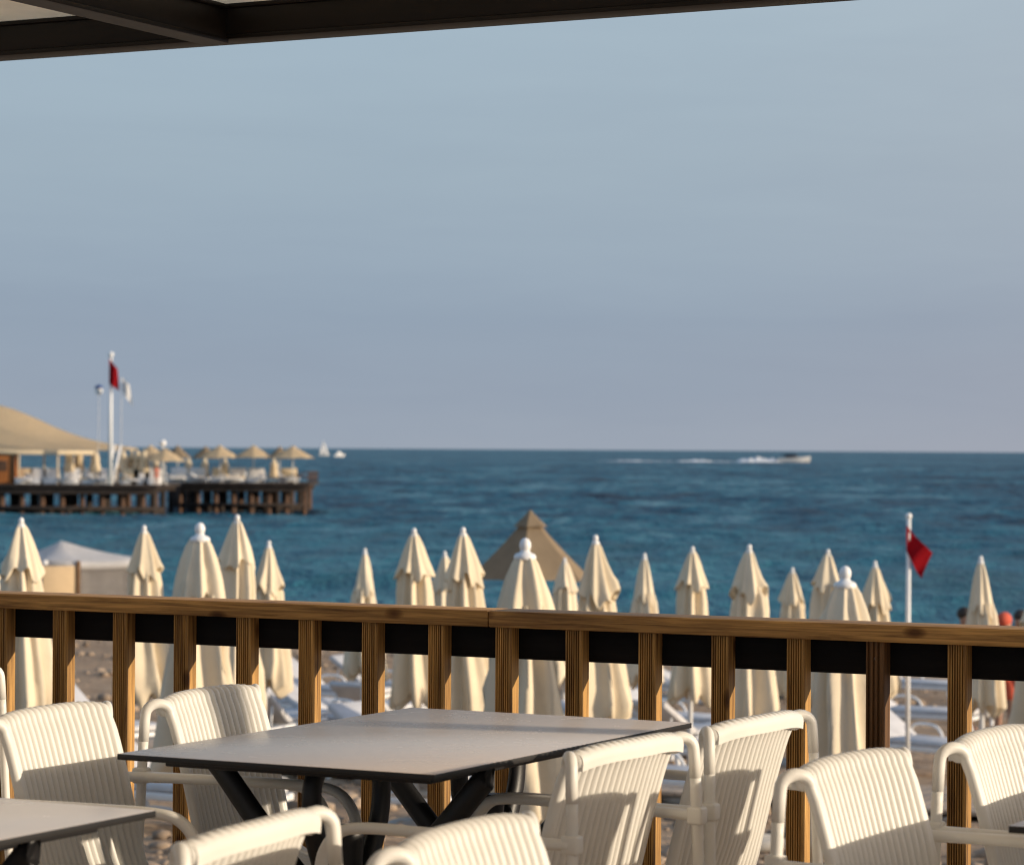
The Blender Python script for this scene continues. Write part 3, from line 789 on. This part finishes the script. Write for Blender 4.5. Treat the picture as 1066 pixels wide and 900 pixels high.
LPX = [(300, 742, 'left of the lone small parasol, behind the left baluster group'), (290, 765, 'below the slim parasol right of the highest tipped one'), (345, 728, 'beyond the table, left of the small lone parasol'), (352, 762, 'just behind the far left corner of the central table'),
       (402, 722, 'under the small lone parasol'), (395, 752, 'next to the table edge below the small lone parasol'), (695, 760, 'right of the central table corner'), (700, 722, 'under the slim parasol by the table corner'), (735, 735, 'under the parasol between the slim and broad ones'), (722, 778, 'between the two armchairs seen from behind'),
       (950, 718, 'below the red beach flag, farthest one there'), (948, 752, 'below the red beach flag, middle one'), (958, 790, 'below the red beach flag, nearest one'), (1030, 735, 'under the parasol right of the red flag'), (835, 715, 'under the smallest parasol'), (100, 772, 'behind the far left armchair, below the white cabana'),
       (660, 790, 'under the central table edge, right of the stout parasol'), (470, 845, 'beneath the central table between its pedestals'), (420, 800, 'beneath the central table, left of the white pole'), (185, 850, 'low behind the armchair at the left end of the table'), (690, 830, 'behind the armchair at the right of the table')]
lo0 = None
for i, (x, y, lab) in enumerate(LPX):
    v = ground_hit(x, y+16); v.z = ground(qof(v))
    rz = -TH + R(180 if i % 3 else 168) + R(random.uniform(-8, 8)) + (R(90) if i % 4 == 1 else 0)
    lab = 'white sun lounger ' + lab
    if lo0 is None: lo0 = make_lounger(lab); lo0['group'] = GL; lo0.location = v; lo0.rotation_euler.z = rz
    else: dup(lo0, lab, v, rz)

# ------------------------------------------------------------------ white cabana
v = at(85, 600, 74); v.z = ground(qof(v))
cb = thing('beach_cabana', 'white draped beach cabana with a beige side panel, left of a closed parasol', 'cabana', v, R(25), scale=1.46)
cb.scale.z = (at(62, 562, 74).z - v.z)/2.44
def drape_bm():
    bm = bmesh.new(); n = 10; ax = (-0.42, 2.42)   # ridge point
    hw, hd = 0.95, 0.95
    top = bm.verts.new((-0.38, 0, 2.44))
    rows = []
    for s in range(1, n+1):
        t = s/n; row = []
        per = [(-hw, -hd), (-hw/3, -hd), (hw/3, -hd), (hw, -hd), (hw, -hd/3), (hw, hd/3), (hw, hd), (hw/3, hd), (-hw/3, hd), (-hw, hd), (-hw, hd/3), (-hw, -hd/3)]
        for (px, py) in per:
            eave = 1.98 - 0.06*(abs(px) < 0.9 or abs(py) < 0.9)
            z = 2.44 + (eave-2.44)*t - 0.07*math.sin(PI*t)
            row.append(bm.verts.new((-0.38 + (px+0.38)*t, py*t, z)))
        rows.append(row)
    val = [bm.verts.new((vv.co.x*1.01, vv.co.y*1.01, vv.co.z-0.22)) for vv in rows[-1]]; rows.append(val)
    m = 12
    for k in range(m): bm.faces.new((top, rows[0][k], rows[0][(k+1) % m]))
    for a, b in zip(rows, rows[1:]):
        for k in range(m): bm.faces.new((a[k], b[k], b[(k+1) % m], a[(k+1) % m]))
    bmesh.ops.solidify(bm, geom=bm.faces[:], thickness=0.01)
    return bm
link('roof', drape_bm(), M['white_cloth'], cb)
def curtain_bm(x0, x1, y, h):
    bm = bmesh.new(); n = 40; a = []; b = []
    for k in range(n+1):
        x = x0 + (x1-x0)*k/n; yy = y + 0.05*noise.noise(Vector((x*4+y, y, 1))); a.append(bm.verts.new((x, yy, 0.05))); b.append(bm.verts.new((x, yy*0.98, h)))
    for k in range(n): bm.faces.new((a[k], a[k+1], b[k+1], b[k]))
    bmesh.ops.solidify(bm, geom=bm.faces[:], thickness=0.006)
    return bm
link('curtain', curtain_bm(-0.36, 0.93, -0.90, 1.9), M['white_cloth'], cb)
o = link('curtain', curtain_bm(-0.9, 0.9, 0.90, 1.9), M['white_cloth'], cb)
bm = bmesh.new(); add_box(bm, (-0.98, -0.97, 0.1), (-0.385, -0.94, 1.82), 0.004); link('side_panel', bm, M['beige_cloth'], cb)
for px in (-0.92, 0.92):
    for py in (-0.92, 0.92):
        bm = bmesh.new(); add_box(bm, (px-0.035, py-0.035, 0), (px+0.035, py+0.035, 1.97), 0.005); link('post', bm, M['white'], cb)
bm = bmesh.new(); add_box(bm, (-0.38, -1.0, 0), (-0.315, -0.935, 1.95), 0.005); link('post', bm, M['dark_wood'], cb)

# ------------------------------------------------------------------ red flag on the beach
def flag_bm(pts, nx=14, ny=12, amp=0.03, thick=0.003):
    """pts: hoist top, hoist bottom, fly bottom, fly top (x, z); waves in y"""
    a, b, c, d = [Vector((p[0], 0, p[1])) for p in pts]; bm = bmesh.new(); g = []
    for i in range(nx+1):
        u = i/nx; row = []
        for j_ in range(ny+1):
            w = j_/ny; p = (a*(1-w) + b*w)*(1-u) + (d*(1-w) + c*w)*u
            row.append(bm.verts.new((p.x, amp*math.sin(u*7+w*2.5)*u**0.5, p.z - 0.02*math.sin(u*3)))) 
        g.append(row)
    for r1, r2 in zip(g, g[1:]):
        for k in range(ny): bm.faces.new((r1[k], r2[k], r2[k+1], r1[k+1]))
    bmesh.ops.solidify(bm, geom=bm.faces[:], thickness=thick)
    return bm
Y = 31; v = at(946, 537, Y); g = ground(qof(v)); k = Y/F
fl = thing('beach_flag', 'red warning flag on a white pole on the beach, right of the parasols', 'flag', (v.x, v.y, g))
bm = bmesh.new(); add_tube(bm, [(0, 0, 0), (0, 0, v.z-g)], 0.025, 12); bmesh.ops.create_uvsphere(bm, u_segments=12, v_segments=8, radius=0.036, matrix=Matrix.Translation((0, 0, v.z-g))); link('pole', bm, M['white'], fl)
zt = v.z-g
link('cloth', flag_bm([(-0.03, zt-9*k), (-0.03, zt-36*k), (13*k, zt-64*k), (25*k, zt-38*k)], amp=0.065), M['red_cloth'], fl).location.y = -0.045

# ------------------------------------------------------------------ people (standing, seen small)
def skin_mesh(vs_, es, rs, name, mat, parent, sub=2):
    me = bpy.data.meshes.new(name); me.from_pydata(vs_, es, []); o = bpy.data.objects.new(name, me); C.objects.link(o)
    md = o.modifiers.new('skin', 'SKIN'); md.use_smooth_shade = True
    for i, r in enumerate(rs):
        sv_ = me.skin_vertices[0].data[i]; sv_.radius = (r, r) if not isinstance(r, tuple) else r; sv_.use_root = (i == 0)
    sb = o.modifiers.new('sub', 'SUBSURF'); sb.levels = sb.render_levels = sub
    dg = bpy.context.evaluated_depsgraph_get(); m2 = bpy.data.meshes.new_from_object(o.evaluated_get(dg)); bpy.data.objects.remove(o)
    m2.name = name; m2.materials.clear(); m2.materials.append(mat)
    m2.polygons.foreach_set('use_smooth', [True]*len(m2.polygons))
    o2 = bpy.data.objects.new(name, m2); C.objects.link(o2); o2.parent = parent
    return o2
def make_person(label, loc, rz, cloth, top=None, cap='hair'):
    t = thing('person', label, 'person', loc, rz)
    V_ = [(0, 0, 0.95), (0, 0, 1.12), (0, 0.0, 1.30), (0, 0, 1.44), (0, -0.01, 1.53), (0, -0.015, 1.62), (0, -0.01, 1.70),
          (0.10, 0, 0.88), (0.11, -0.01, 0.50), (0.12, 0.01, 0.08), (0.125, -0.14, 0.03),
          (-0.10, 0, 0.88), (-0.11, -0.02, 0.50), (-0.12, 0.01, 0.08), (-0.125, -0.14, 0.03),
          (0.18, 0, 1.40), (0.24, 0.02, 1.13), (0.25, -0.05, 0.90), (0.25, -0.08, 0.80),
          (-0.18, 0, 1.40), (-0.24, 0.02, 1.13), (-0.25, -0.05, 0.90), (-0.25, -0.08, 0.80)]
    E_ = [(0, 1), (1, 2), (2, 3), (3, 4), (4, 5), (5, 6), (0, 7), (7, 8), (8, 9), (9, 10), (0, 11), (11, 12), (12, 13), (13, 14), (3, 15), (15, 16), (16, 17), (17, 18), (3, 19), (19, 20), (20, 21), (21, 22)]
    R_ = [(0.15, 0.11), (0.13, 0.10), (0.16, 0.11), (0.10, 0.08), (0.05, 0.05), (0.085, 0.10), (0.07, 0.08),
          0.085, 0.058, 0.038, 0.035, 0.085, 0.058, 0.038, 0.035, 0.055, 0.042, 0.032, 0.034, 0.055, 0.042, 0.032, 0.034]
    skin_mesh(V_, E_, R_, 'body', M['skin'], t)
    skin_mesh([(0, 0, 1.0), (0.10, 0, 0.86), (0.115, -0.01, 0.62), (-0.10, 0, 0.86), (-0.115, -0.01, 0.62)], [(0, 1), (1, 2), (0, 3), (3, 4)], [(0.165, 0.125), 0.10, 0.085, 0.10, 0.085], 'shorts', M[cloth], t)
    if top: skin_mesh([(0, 0, 1.02), (0, 0, 1.2), (0, 0, 1.40), (0.17, 0, 1.39), (0.215, 0.01, 1.25), (-0.17, 0, 1.39), (-0.215, 0.01, 1.25)], [(0, 1), (1, 2), (2, 3), (3, 4), (2, 5), (5, 6)], [(0.15, 0.12), (0.16, 0.12), (0.15, 0.11), 0.07, 0.06, 0.07, 0.06], 'shirt', M[top], t)
    bm = bmesh.new(); bmesh.ops.create_uvsphere(bm, u_segments=14, v_segments=10, radius=0.105, matrix=Matrix.Translation((0, 0.012, 1.70)) @ Matrix.Diagonal((0.92, 1.08, 0.95, 1))); link('hair' if cap == 'hair' else 'cap', bm, M[cap], t)
    return t
def person_px(label, x, y, Y, rz, cloth, top=None, cap='hair'):
    v = at(x, y, Y); return make_person(label, (v.x, v.y, ground(qof(v)) if qof(v) < 100 else v.z), rz, cloth, top, cap)
person_px('dark haired person in navy shorts standing half behind the parasol right of the red flag', 1004, 640, 41, 0.6, 'navy')
person_px('person in coral top and cap on the beach at the right, between two parasols', 1046, 656, 38, 2.2, 'coral', 'coral', 'coral')
person_px('dark haired person at the right edge of the beach behind the railing', 1062, 640, 40, -0.5, 'navy')

# ------------------------------------------------------------------ pier
YN, YF = 246.0, 264.0
PD = at(80, 504, YN).z                         # deck level
pier = thing('pier', 'wooden pier on dark piles reaching out over the sea at the left', 'pier', (0, 0, 0))
def xn(x, Y): return ray(x, 500).x*Y
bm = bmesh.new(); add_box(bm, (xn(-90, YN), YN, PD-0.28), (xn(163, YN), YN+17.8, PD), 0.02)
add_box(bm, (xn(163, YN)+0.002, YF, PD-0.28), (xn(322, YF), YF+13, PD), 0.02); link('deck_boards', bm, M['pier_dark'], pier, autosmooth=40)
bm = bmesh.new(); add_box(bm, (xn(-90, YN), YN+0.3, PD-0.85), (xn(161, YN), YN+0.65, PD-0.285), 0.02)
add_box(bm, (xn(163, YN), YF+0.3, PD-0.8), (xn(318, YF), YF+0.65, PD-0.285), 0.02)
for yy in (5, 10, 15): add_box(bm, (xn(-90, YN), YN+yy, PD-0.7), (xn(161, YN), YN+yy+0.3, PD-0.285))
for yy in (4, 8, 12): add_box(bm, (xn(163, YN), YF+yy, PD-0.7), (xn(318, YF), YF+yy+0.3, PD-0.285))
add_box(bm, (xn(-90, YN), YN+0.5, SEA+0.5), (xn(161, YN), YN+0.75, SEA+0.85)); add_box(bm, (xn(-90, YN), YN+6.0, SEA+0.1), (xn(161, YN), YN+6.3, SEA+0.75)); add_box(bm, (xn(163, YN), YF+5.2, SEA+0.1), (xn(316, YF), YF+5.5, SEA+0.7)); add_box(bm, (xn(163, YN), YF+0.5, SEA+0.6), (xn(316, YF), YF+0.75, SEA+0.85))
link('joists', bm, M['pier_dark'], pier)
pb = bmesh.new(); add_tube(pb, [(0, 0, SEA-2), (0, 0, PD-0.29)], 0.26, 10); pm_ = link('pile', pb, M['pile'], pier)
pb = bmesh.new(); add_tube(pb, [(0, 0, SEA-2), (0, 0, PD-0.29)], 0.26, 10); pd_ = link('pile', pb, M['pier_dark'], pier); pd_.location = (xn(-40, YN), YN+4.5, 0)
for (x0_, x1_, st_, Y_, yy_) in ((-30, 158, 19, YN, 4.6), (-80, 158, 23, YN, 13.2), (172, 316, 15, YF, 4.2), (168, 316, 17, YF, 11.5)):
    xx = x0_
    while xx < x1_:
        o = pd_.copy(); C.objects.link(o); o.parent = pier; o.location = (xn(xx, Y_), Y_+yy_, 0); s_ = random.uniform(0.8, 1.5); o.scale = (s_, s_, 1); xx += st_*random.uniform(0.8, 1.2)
npile = 0
def pile(x, y, s=1.0, dark=False):
    global npile
    o = pm_ if npile == 0 else pm_.copy()
    if npile: C.objects.link(o); o.parent = pier
    npile += 1
    o.location = (x, y, 0); o.scale = (s, s, 1)
for yy in (0.9, 9.0):
    xx = -84
    while xx < 162:
        pile(xn(xx, YN), YN+yy, random.uniform(0.85, 1.25)); xx += 21 if yy < 1 else 29
for yy in (0.9, 7.5):
    xx = 168
    while xx < 318:
        pile(xn(xx, YF), YF+yy, random.uniform(0.7, 1.05)); xx += 18.5
# railing at the end of the pier
bm = bmesh.new(); x1 = xn(321, YF)
for k_ in range(7): add_tube(bm, [(x1, YF+0.2+2.0*k_, PD), (x1, YF+0.2+2.0*k_, PD+1.0)], 0.05, 6)
for z_ in (0.5, 1.0): add_tube(bm, [(x1, YF+0.2, PD+z_), (x1, YF+12.6, PD+z_)], 0.045, 6)
for k_ in range(2): add_tube(bm, [(x1-1.4*k_-1.0, YF+0.2, PD), (x1-1.4*k_-1.0, YF+0.2, PD+1.0)], 0.05, 6)
add_tube(bm, [(x1, YF+0.2, PD+1.0), (x1-3.0, YF+0.2, PD+0.35)], 0.045, 6); add_tube(bm, [(x1, YF+0.2, PD+0.5), (x1-2.4, YF+0.2, PD+0.9)], 0.045, 6)
link('end_railing', bm, M['pile'], pier)

# marquee tent
def tent_bm():
    bm = bmesh.new(); xs = [-150, -90, -50, -25, -10, 0, 12, 25, 40, 55, 70, 85, 100, 115, 130, 142]
    ridge = [470, 452, 430, 421, 420, 422, 425.5, 430.5, 437, 444, 450, 455, 459, 462, 464.5, 466.5]
    rows = []; n = 10
    for x, yr in zip(xs, ridge):
        row = []; zr = at(x, yr, YN+8).z; ze = at(x, 468.5, YN+1.5).z; zb = ze
        hw = 7.0 if x < 95 else max(0.4, 7.0*(142-x)/47+0.4)
        for k_ in range(-n, n+1):
            t = k_/n; z = ze + (zr-ze)*(1-abs(t))**1.25
            row.append(bm.verts.new((xn(x, YN+8)*(1+0.0), YN+8.5+t*hw, z)))
        rows.append(row)
    for a, b in zip(rows, rows[1:]):
        for k_ in range(2*n): bm.faces.new((a[k_], b[k_], b[k_+1], a[k_+1]))
    bmesh.ops.solidify(bm, geom=bm.faces[:], thickness=0.06)
    return bm
tn = thing('marquee_tent', 'large beige marquee tent with a sweeping roof on the pier', 'tent', (0, 0, 0))
link('roof', tent_bm(), M['tent'], tn)
bm = bmesh.new(); e0 = at(0, 468.5, YN+1.5).z; add_box(bm, (xn(-90, YN), YN+1.45, e0-0.35), (xn(95, YN), YN+1.55, e0+0.02)); link('eave_band', bm, M['tent'], tn)
for xx in (-60, 16, 57, 97):
    for yy in (1.6, 15):
        bm = bmesh.new(); add_tube(bm, [(xn(xx, YN), YN+yy, PD), (xn(xx, YN), YN+yy, e0)], 0.08, 8); link('pole', bm, M['tent'], tn)
# kiosk
ks = thing('wooden_kiosk', 'orange brown wooden kiosk under the marquee at the left edge', 'kiosk', (xn(-2, YN), YN+2.6, PD))
bm = bmesh.new(); add_box(bm, (-1.8, -1.0, 0), (1.15, 1.0, 2.55), 0.03); link('wall', bm, M['kiosk'], ks, autosmooth=30)
bm = bmesh.new(); add_box(bm, (-1.95, -1.15, 2.552), (1.3, 1.15, 2.70), 0.03); link('roof', bm, M['pile'], ks, autosmooth=30)
bm = bmesh.new(); add_box(bm, (-1.2, -1.06, 1.1), (0.5, -1.003, 2.0), 0.01); link('hatch', bm, M['pile'], ks)
for sx in (-1.75, 1.1):
    bm = bmesh.new(); add_box(bm, (sx-0.08, -1.12, 0), (sx+0.08, -1.002, 2.54), 0.01); link('corner_post', bm, M['pier_dark'], ks)

# flagpole with red flag, plus neighbours
kN = YN/F
v = at(115.5, 369, YN); fp = thing('flagpole', 'tall white flagpole with a drooping red flag on the pier', 'flagpole', (v.x, YN, PD))
h = v.z-PD; bm = bmesh.new(); add_tube(bm, [(0, 0, 0), (0, 0, h)], lambda u: 0.20-0.08*u, 12); bmesh.ops.create_uvsphere(bm, u_segments=12, v_segments=8, radius=0.25, matrix=Matrix.Translation((0, 0, h))); link('pole', bm, M['white'], fp)
link('flag', flag_bm([(-0.1, h-4*kN), (-0.1, h-30*kN), (9.5*kN, h-38*kN), (7*kN, h-14*kN)], amp=0.3, thick=0.02), M['red_cloth'], fp).location.y = -0.35
v = at(126.5, 392, YN+2); wf = thing('white_banner', 'white flag on a thin pole right of the tall flagpole', 'flag', (v.x, YN+2, PD))
h = v.z-PD; bm = bmesh.new(); add_tube(bm, [(0, 0, 0), (0, 0, h)], 0.03, 8); link('pole', bm, M['mattress'], wf)
link('flag', flag_bm([(0.06, h-1*kN), (0.06, h-15*kN), (12*kN, h-32*kN), (8*kN, h-8*kN)], amp=0.2, thick=0.02), M['white_cloth'], wf)
v = at(103, 405, YN+3); lp = thing('pier_lamp', 'round white lamp with a blue cap on a pole left of the flagpole', 'lamp post', (v.x, YN+3, PD))
h = v.z-PD; bm = bmesh.new(); add_tube(bm, [(0, 0, 0), (0, 0, h-0.3)], 0.03, 8); link('pole', bm, M['mattress'], lp)
bm = bmesh.new(); bmesh.ops.create_uvsphere(bm, u_segments=14, v_segments=10, radius=0.33, matrix=Matrix.Translation((0, 0, h-0.15))); link('globe', bm, M['white'], lp)
bm = bmesh.new(); add_lathe(bm, [(0.38, h+0.08), (0.40, h+0.14), (0.28, h+0.30), (0.05, h+0.4)], 16); link('cap', bm, M['blue'], lp)
v = at(169.5, 461, YN+6); lp = thing('globe_lamp', 'white globe lamp above the pier umbrellas', 'lamp post', (v.x, YN+6, PD))
h = v.z-PD; bm = bmesh.new(); add_tube(bm, [(0, 0, 0), (0, 0, h-0.3)], 0.07, 8); link('pole', bm, M['white'], lp)
bm = bmesh.new(); bmesh.ops.create_uvsphere(bm, u_segments=14, v_segments=10, radius=0.30, matrix=Matrix.Translation((0, 0, h))); link('globe', bm, M['white'], lp)
# white ladder leaning
v0 = at(110, 492, YN+0.8); v1 = at(119, 463, YN+1.8); wvec = Vector((0.55, 0, 0.0))
ld = thing('slanted_ladder', 'white ladder leaning at the foot of the flagpole', 'ladder', (v0.x, v0.y, PD)); b0 = Vector((v0.x, v0.y, PD))
a0, a1 = Vector((0, 0, 0)), v1-b0
for off in (Vector((0, 0, 0)), wvec):
    bm = bmesh.new(); add_tube(bm, [a0+off, a1+off], 0.11, 8); link('rail', bm, M['white'], ld)
for k_ in range(1, 6):
    bm = bmesh.new(); c = a0.lerp(a1, k_/6); add_tube(bm, [c, c+wvec], 0.05, 6); link('rung', bm, M['white'], ld)

# umbrellas on the pier
def closed_pier(label, x, Y, h=2.9):
    v = at(x, 500, Y); t = thing('closed_umbrella', label, 'umbrella', (v.x, Y, PD), random.uniform(0, 6))
    bm = bmesh.new(); add_lathe(bm, [(0.05, h), (0.22, h-0.4), (0.36, h-0.8), (0.30, h-0.9), (0.40, h-1.5), (0.46, h-1.9), (0.2, h-1.95)], 32, rfun=lambda r, z, a: r*(1+0.12*math.cos(8*a))); link('canopy', bm, M['tent'], t)
    bm = bmesh.new(); add_tube(bm, [(0, 0, 0), (0, 0, h-0.1)], 0.05, 8); link('pole', bm, M['white'], t)
    return t
for i, (x, lab) in enumerate([(72, 'beige closed umbrella under the marquee, third left of the flagpole'), (143, 'beige closed umbrella, third right of the flagpole'), (162, 'beige closed umbrella just left of the globe lamp pole'), (196, 'beige closed umbrella at the start of the outer pier'), (234, 'beige closed umbrella beside the middle open one'), (82, 'beige closed umbrella under the marquee edge, left of the flagpole'), (99, 'beige closed umbrella between marquee edge and flagpole'), (128, 'beige closed umbrella just right of the flagpole'), (137, 'beige closed umbrella, second right of the flagpole'), (150, 'beige closed umbrella left of the globe lamp'), (213, 'beige closed umbrella beneath the left open pair on the pier'), (285, 'beige closed umbrella near the end of the pier')]):
    closed_pier(lab, x, (YN+3+i % 3) if x < 160 else YF+5, 3.0 if x < 160 else 2.3)
def open_pier(label, x, y, Y, rad=1.95, mat='tent'):
    v = at(x, y, Y); t = thing('open_umbrella', label, 'umbrella', (v.x, Y, PD), random.uniform(0, 6)); h = v.z-PD
    link('canopy', pyramid_bm(0.03, h, rad, h-1.2, 8, 0.05, 0.06), M[mat], t, autosmooth=30)
    bm = bmesh.new(); add_tube(bm, [(0, 0, 0), (0, 0, h)], 0.05, 8); link('pole', bm, M['white'], t)
    bm = bmesh.new(); add_lathe(bm, [(0.35, 0.002), (0.35, 0.1), (0.1, 0.14)], 12); link('base', bm, M['concrete'], t)
for a in [('beige open umbrella left of the globe lamp on the pier', 157, 463, YN+5), ('beige open umbrella under the globe lamp', 172, 466, YN+3), ('open umbrella with shade put into its tan colour, right of the globe lamp', 185, 463, YF+6, 1.4, 'tan'),
          ('open umbrella with shade put into its tan colour, behind the third beige one', 214, 464, YF+7, 1.4, 'tan'), ('beige open umbrella in the middle of the outer pier', 229, 463, YF+2), ('beige open umbrella second from the pier end', 264, 463, YF+2.5), ('open umbrella with shade put into its tan colour, behind the last one on the pier', 291, 464, YF+7, 1.3, 'tan'), ('beige open umbrella at the very end of the pier', 305, 463.5, YF+2, 2.1)]:
    open_pier(*a)  # darker tan canvas stands in for canopies lying in shade
GLP = 'white loungers on the pier'
for i, x in enumerate([28, 48, 66, 86, 100, 124, 140, 156, 182, 196, 208, 222, 240, 256, 272, 288, 300]):
    Y = (YN+1.6+(i % 2)*2.5) if x < 160 else (YF+1.5+(i % 2)*2.5)
    v = at(x, 500, Y)
    o = dup(lo0, 'white sun lounger in the row along the pier deck, %s' % ('under the marquee' if x < 90 else 'beside the flagpole' if x < 160 else 'on the outer section'), (v.x, Y, PD), R(random.choice([20, 160, 200, -20, 90])), 1.12, group=GLP)
# white daybeds with draped backs on the pier
def daybed(label, x, Y):
    v = at(x, 500, Y); t = thing('daybed', label, 'daybed', (v.x, Y, PD))
    bm = bmesh.new(); add_box(bm, (-0.75, -0.7, 0.0), (0.75, 0.7, 0.35), 0.04); link('base', bm, M['white'], t, autosmooth=50)
    bm = bmesh.new(); add_box(bm, (-0.72, -0.68, 0.352), (0.72, 0.68, 0.55), 0.08); link('cushion', bm, M['tent' if int(x) % 2 else 'white_cloth'], t)
    bm = bmesh.new(); add_box(bm, (-0.75, 0.705, 0.0), (0.75, 0.85, 1.35), 0.06); link('backrest', bm, M['tent' if int(x) % 3 == 0 else 'white_cloth'], t)
for x, lab in ((74, 'white daybed under the marquee between its two right poles'), (110, 'white daybed at the foot of the white ladder'), (146, 'white daybed under the closed umbrella left of the globe lamp'), (185, 'white daybed at the start of the outer pier'), (228, 'white daybed under the middle open umbrella of the outer pier'), (266, 'white daybed under the open umbrella second from the end'), (300, 'white daybed under the last open umbrella'), (24, 'white daybed beside the orange kiosk'), (38, 'white daybed second from the kiosk'), (52, 'white daybed third from the kiosk'), (95, 'white daybed left of the white ladder'), (135, 'white daybed right of the flagpole'), (158, 'white daybed at the step of the pier'), (205, 'white daybed on the outer pier, left of its open umbrella'), (247, 'white daybed between the two middle open umbrellas')):
    daybed(lab, x, (YN+2.2) if x < 162 else YF+2.6)
v = at(165, 500, YN+1.2); o = make_person('person in red standing at the step between the two pier sections', (xn(161, YN), YN+1.2, PD), 0.5, 'coral', 'coral')
v = at(64, 500, YN+1.2); o = make_person('dark clothed person standing under the marquee', (xn(64, YN), YN+3.2, PD), 0.3, 'navy', 'navy')

# ------------------------------------------------------------------ boats
v = at(826, 481, 1); YB = (HC-SEA)/(-(ray(826, 481.0)).z)
def boat_hull(L_, B_, H_):
    bm = bmesh.new(); n = 12; rows = []
    for i in range(n+1):
        t = i/n; x = -L_/2 + L_*t; w = B_/2*(1-max(0, (t-0.45)/0.55)**2.2)*0.98+0.02; rise = H_*(1+0.45*t*t)
        rows.append([bm.verts.new((x, 0, -0.3)), bm.verts.new((x, w*0.75, 0.1)), bm.verts.new((x+0.6*t, w, rise)), bm.verts.new((x+0.6*t, -w, rise)), bm.verts.new((x, -w*0.75, 0.1))])
    for a, b in zip(rows, rows[1:]):
        for k_ in range(5): bm.faces.new((a[k_], b[k_], b[(k_+1) % 5], a[(k_+1) % 5]))
    bm.faces.new(rows[0]); bm.faces.new(rows[-1][::-1]); bmesh.ops.recalc_face_normals(bm, faces=bm.faces[:])
    return bm
P = at(826, 481, YB)
mb = thing('motorboat', 'white motorboat with a dark top speeding right and trailing foam', 'boat', (P.x, P.y, SEA), R(-4), scale=1.0)
link('hull', boat_hull(17, 4.6, 2.2), M['hull'], mb, autosmooth=40)
bm = bmesh.new(); add_box(bm, (-4.5, -1.6, 2.3), (2.2, 1.6, 4.0), 0.4); link('cabin', bm, M['boat_dark'], mb)
bm = bmesh.new(); add_box(bm, (-6.0, -1.8, 4.05), (1.0, 1.8, 4.45), 0.1); add_tube(bm, [(-5.6, 1.5, 2.4), (-5.6, 1.5, 4.1)], 0.1, 6); add_tube(bm, [(-5.6, -1.5, 2.4), (-5.6, -1.5, 4.1)], 0.1, 6); link('hardtop', bm, M['boat_dark'], mb)
def foam_bm(L_, W_, H_, seed):
    bm = bmesh.new(); nx, ny = 40, 8; g_ = []
    for i in range(nx+1):
        row = []
        for j_ in range(ny+1):
            u = i/nx; w = j_/ny*2-1
            env = math.sin(PI*u)**0.5*(1-w*w)
            z = H_*env*(0.5+1.2*abs(noise.noise(Vector((u*L_*0.25+seed, w*2, seed))))) - 0.15
            row.append(bm.verts.new((-L_*u, w*W_/2*(0.5+0.5*u), z)))
        g_.append(row)
    for a, b in zip(g_, g_[1:]):
        for k_ in range(ny): bm.faces.new((a[k_], a[k_+1], b[k_+1], b[k_]))
    return bm
for (x, L_, W_, H_, nm) in ((812, 25, 7, 2.6, 0), (796, 17, 6, 1.6, 1), (738, 16, 6, 1.3, 2), (712, 6, 5, 0.9, 3), (680, 26, 6, 0.6, 4), (775, 30, 5, 0.5, 5), (722, 40, 5, 0.38, 6), (655, 24, 4, 0.3, 7)):
    Pw = at(x, 481, YB); o = link('wake_foam', foam_bm(L_, W_, H_, nm*3.1), M['foam']); o.location = (Pw.x+2, Pw.y, SEA); o.rotation_euler.z = R(-4)
    tag(o, kind='stuff')
Ys = 2300; P = at(337, 470, Ys)
sb = thing('sailboat', 'distant white sailboat on the horizon right of the pier', 'sailboat', (P.x, P.y, SEA), R(20), scale=0.72)
link('hull', boat_hull(12, 3.2, 1.3), M['hull'], sb, autosmooth=40)
bm = bmesh.new(); add_tube(bm, [(0, 0, 1), (0, 0, 17)], 0.14, 6); link('mast', bm, M['white'], sb)
def sail_bm(p):
    bm = bmesh.new(); vs_ = [bm.verts.new(q) for q in p]; bm.faces.new(vs_)
    bmesh.ops.subdivide_edges(bm, edges=bm.edges[:], cuts=4, use_grid_fill=True)
    for v_ in bm.verts: v_.co.y += 0.5*math.sin(max(0, min(1, (v_.co.z-2)/14))*PI)
    bmesh.ops.solidify(bm, geom=bm.faces[:], thickness=0.05); return bm
link('mainsail', sail_bm([(-0.2, 0, 2.5), (-5.2, 0, 2.5), (-0.2, 0, 16.5)]), M['white_cloth'], sb)
link('jib', sail_bm([(0.3, 0, 15), (5.4, 0, 2.2), (0.8, 0, 2.5)]), M['white_cloth'], sb)
P = at(353, 473, 2000)
mb2 = thing('small_boat', 'tiny white boat right of the sailboat at the horizon', 'boat', (P.x, P.y, SEA), R(30))
link('hull', boat_hull(8, 2.8, 1.5), M['hull'], mb2, autosmooth=40)
bm = bmesh.new(); add_box(bm, (-2, -1, 1.6), (1.2, 1, 3.4), 0.2); link('cabin', bm, M['white'], mb2)
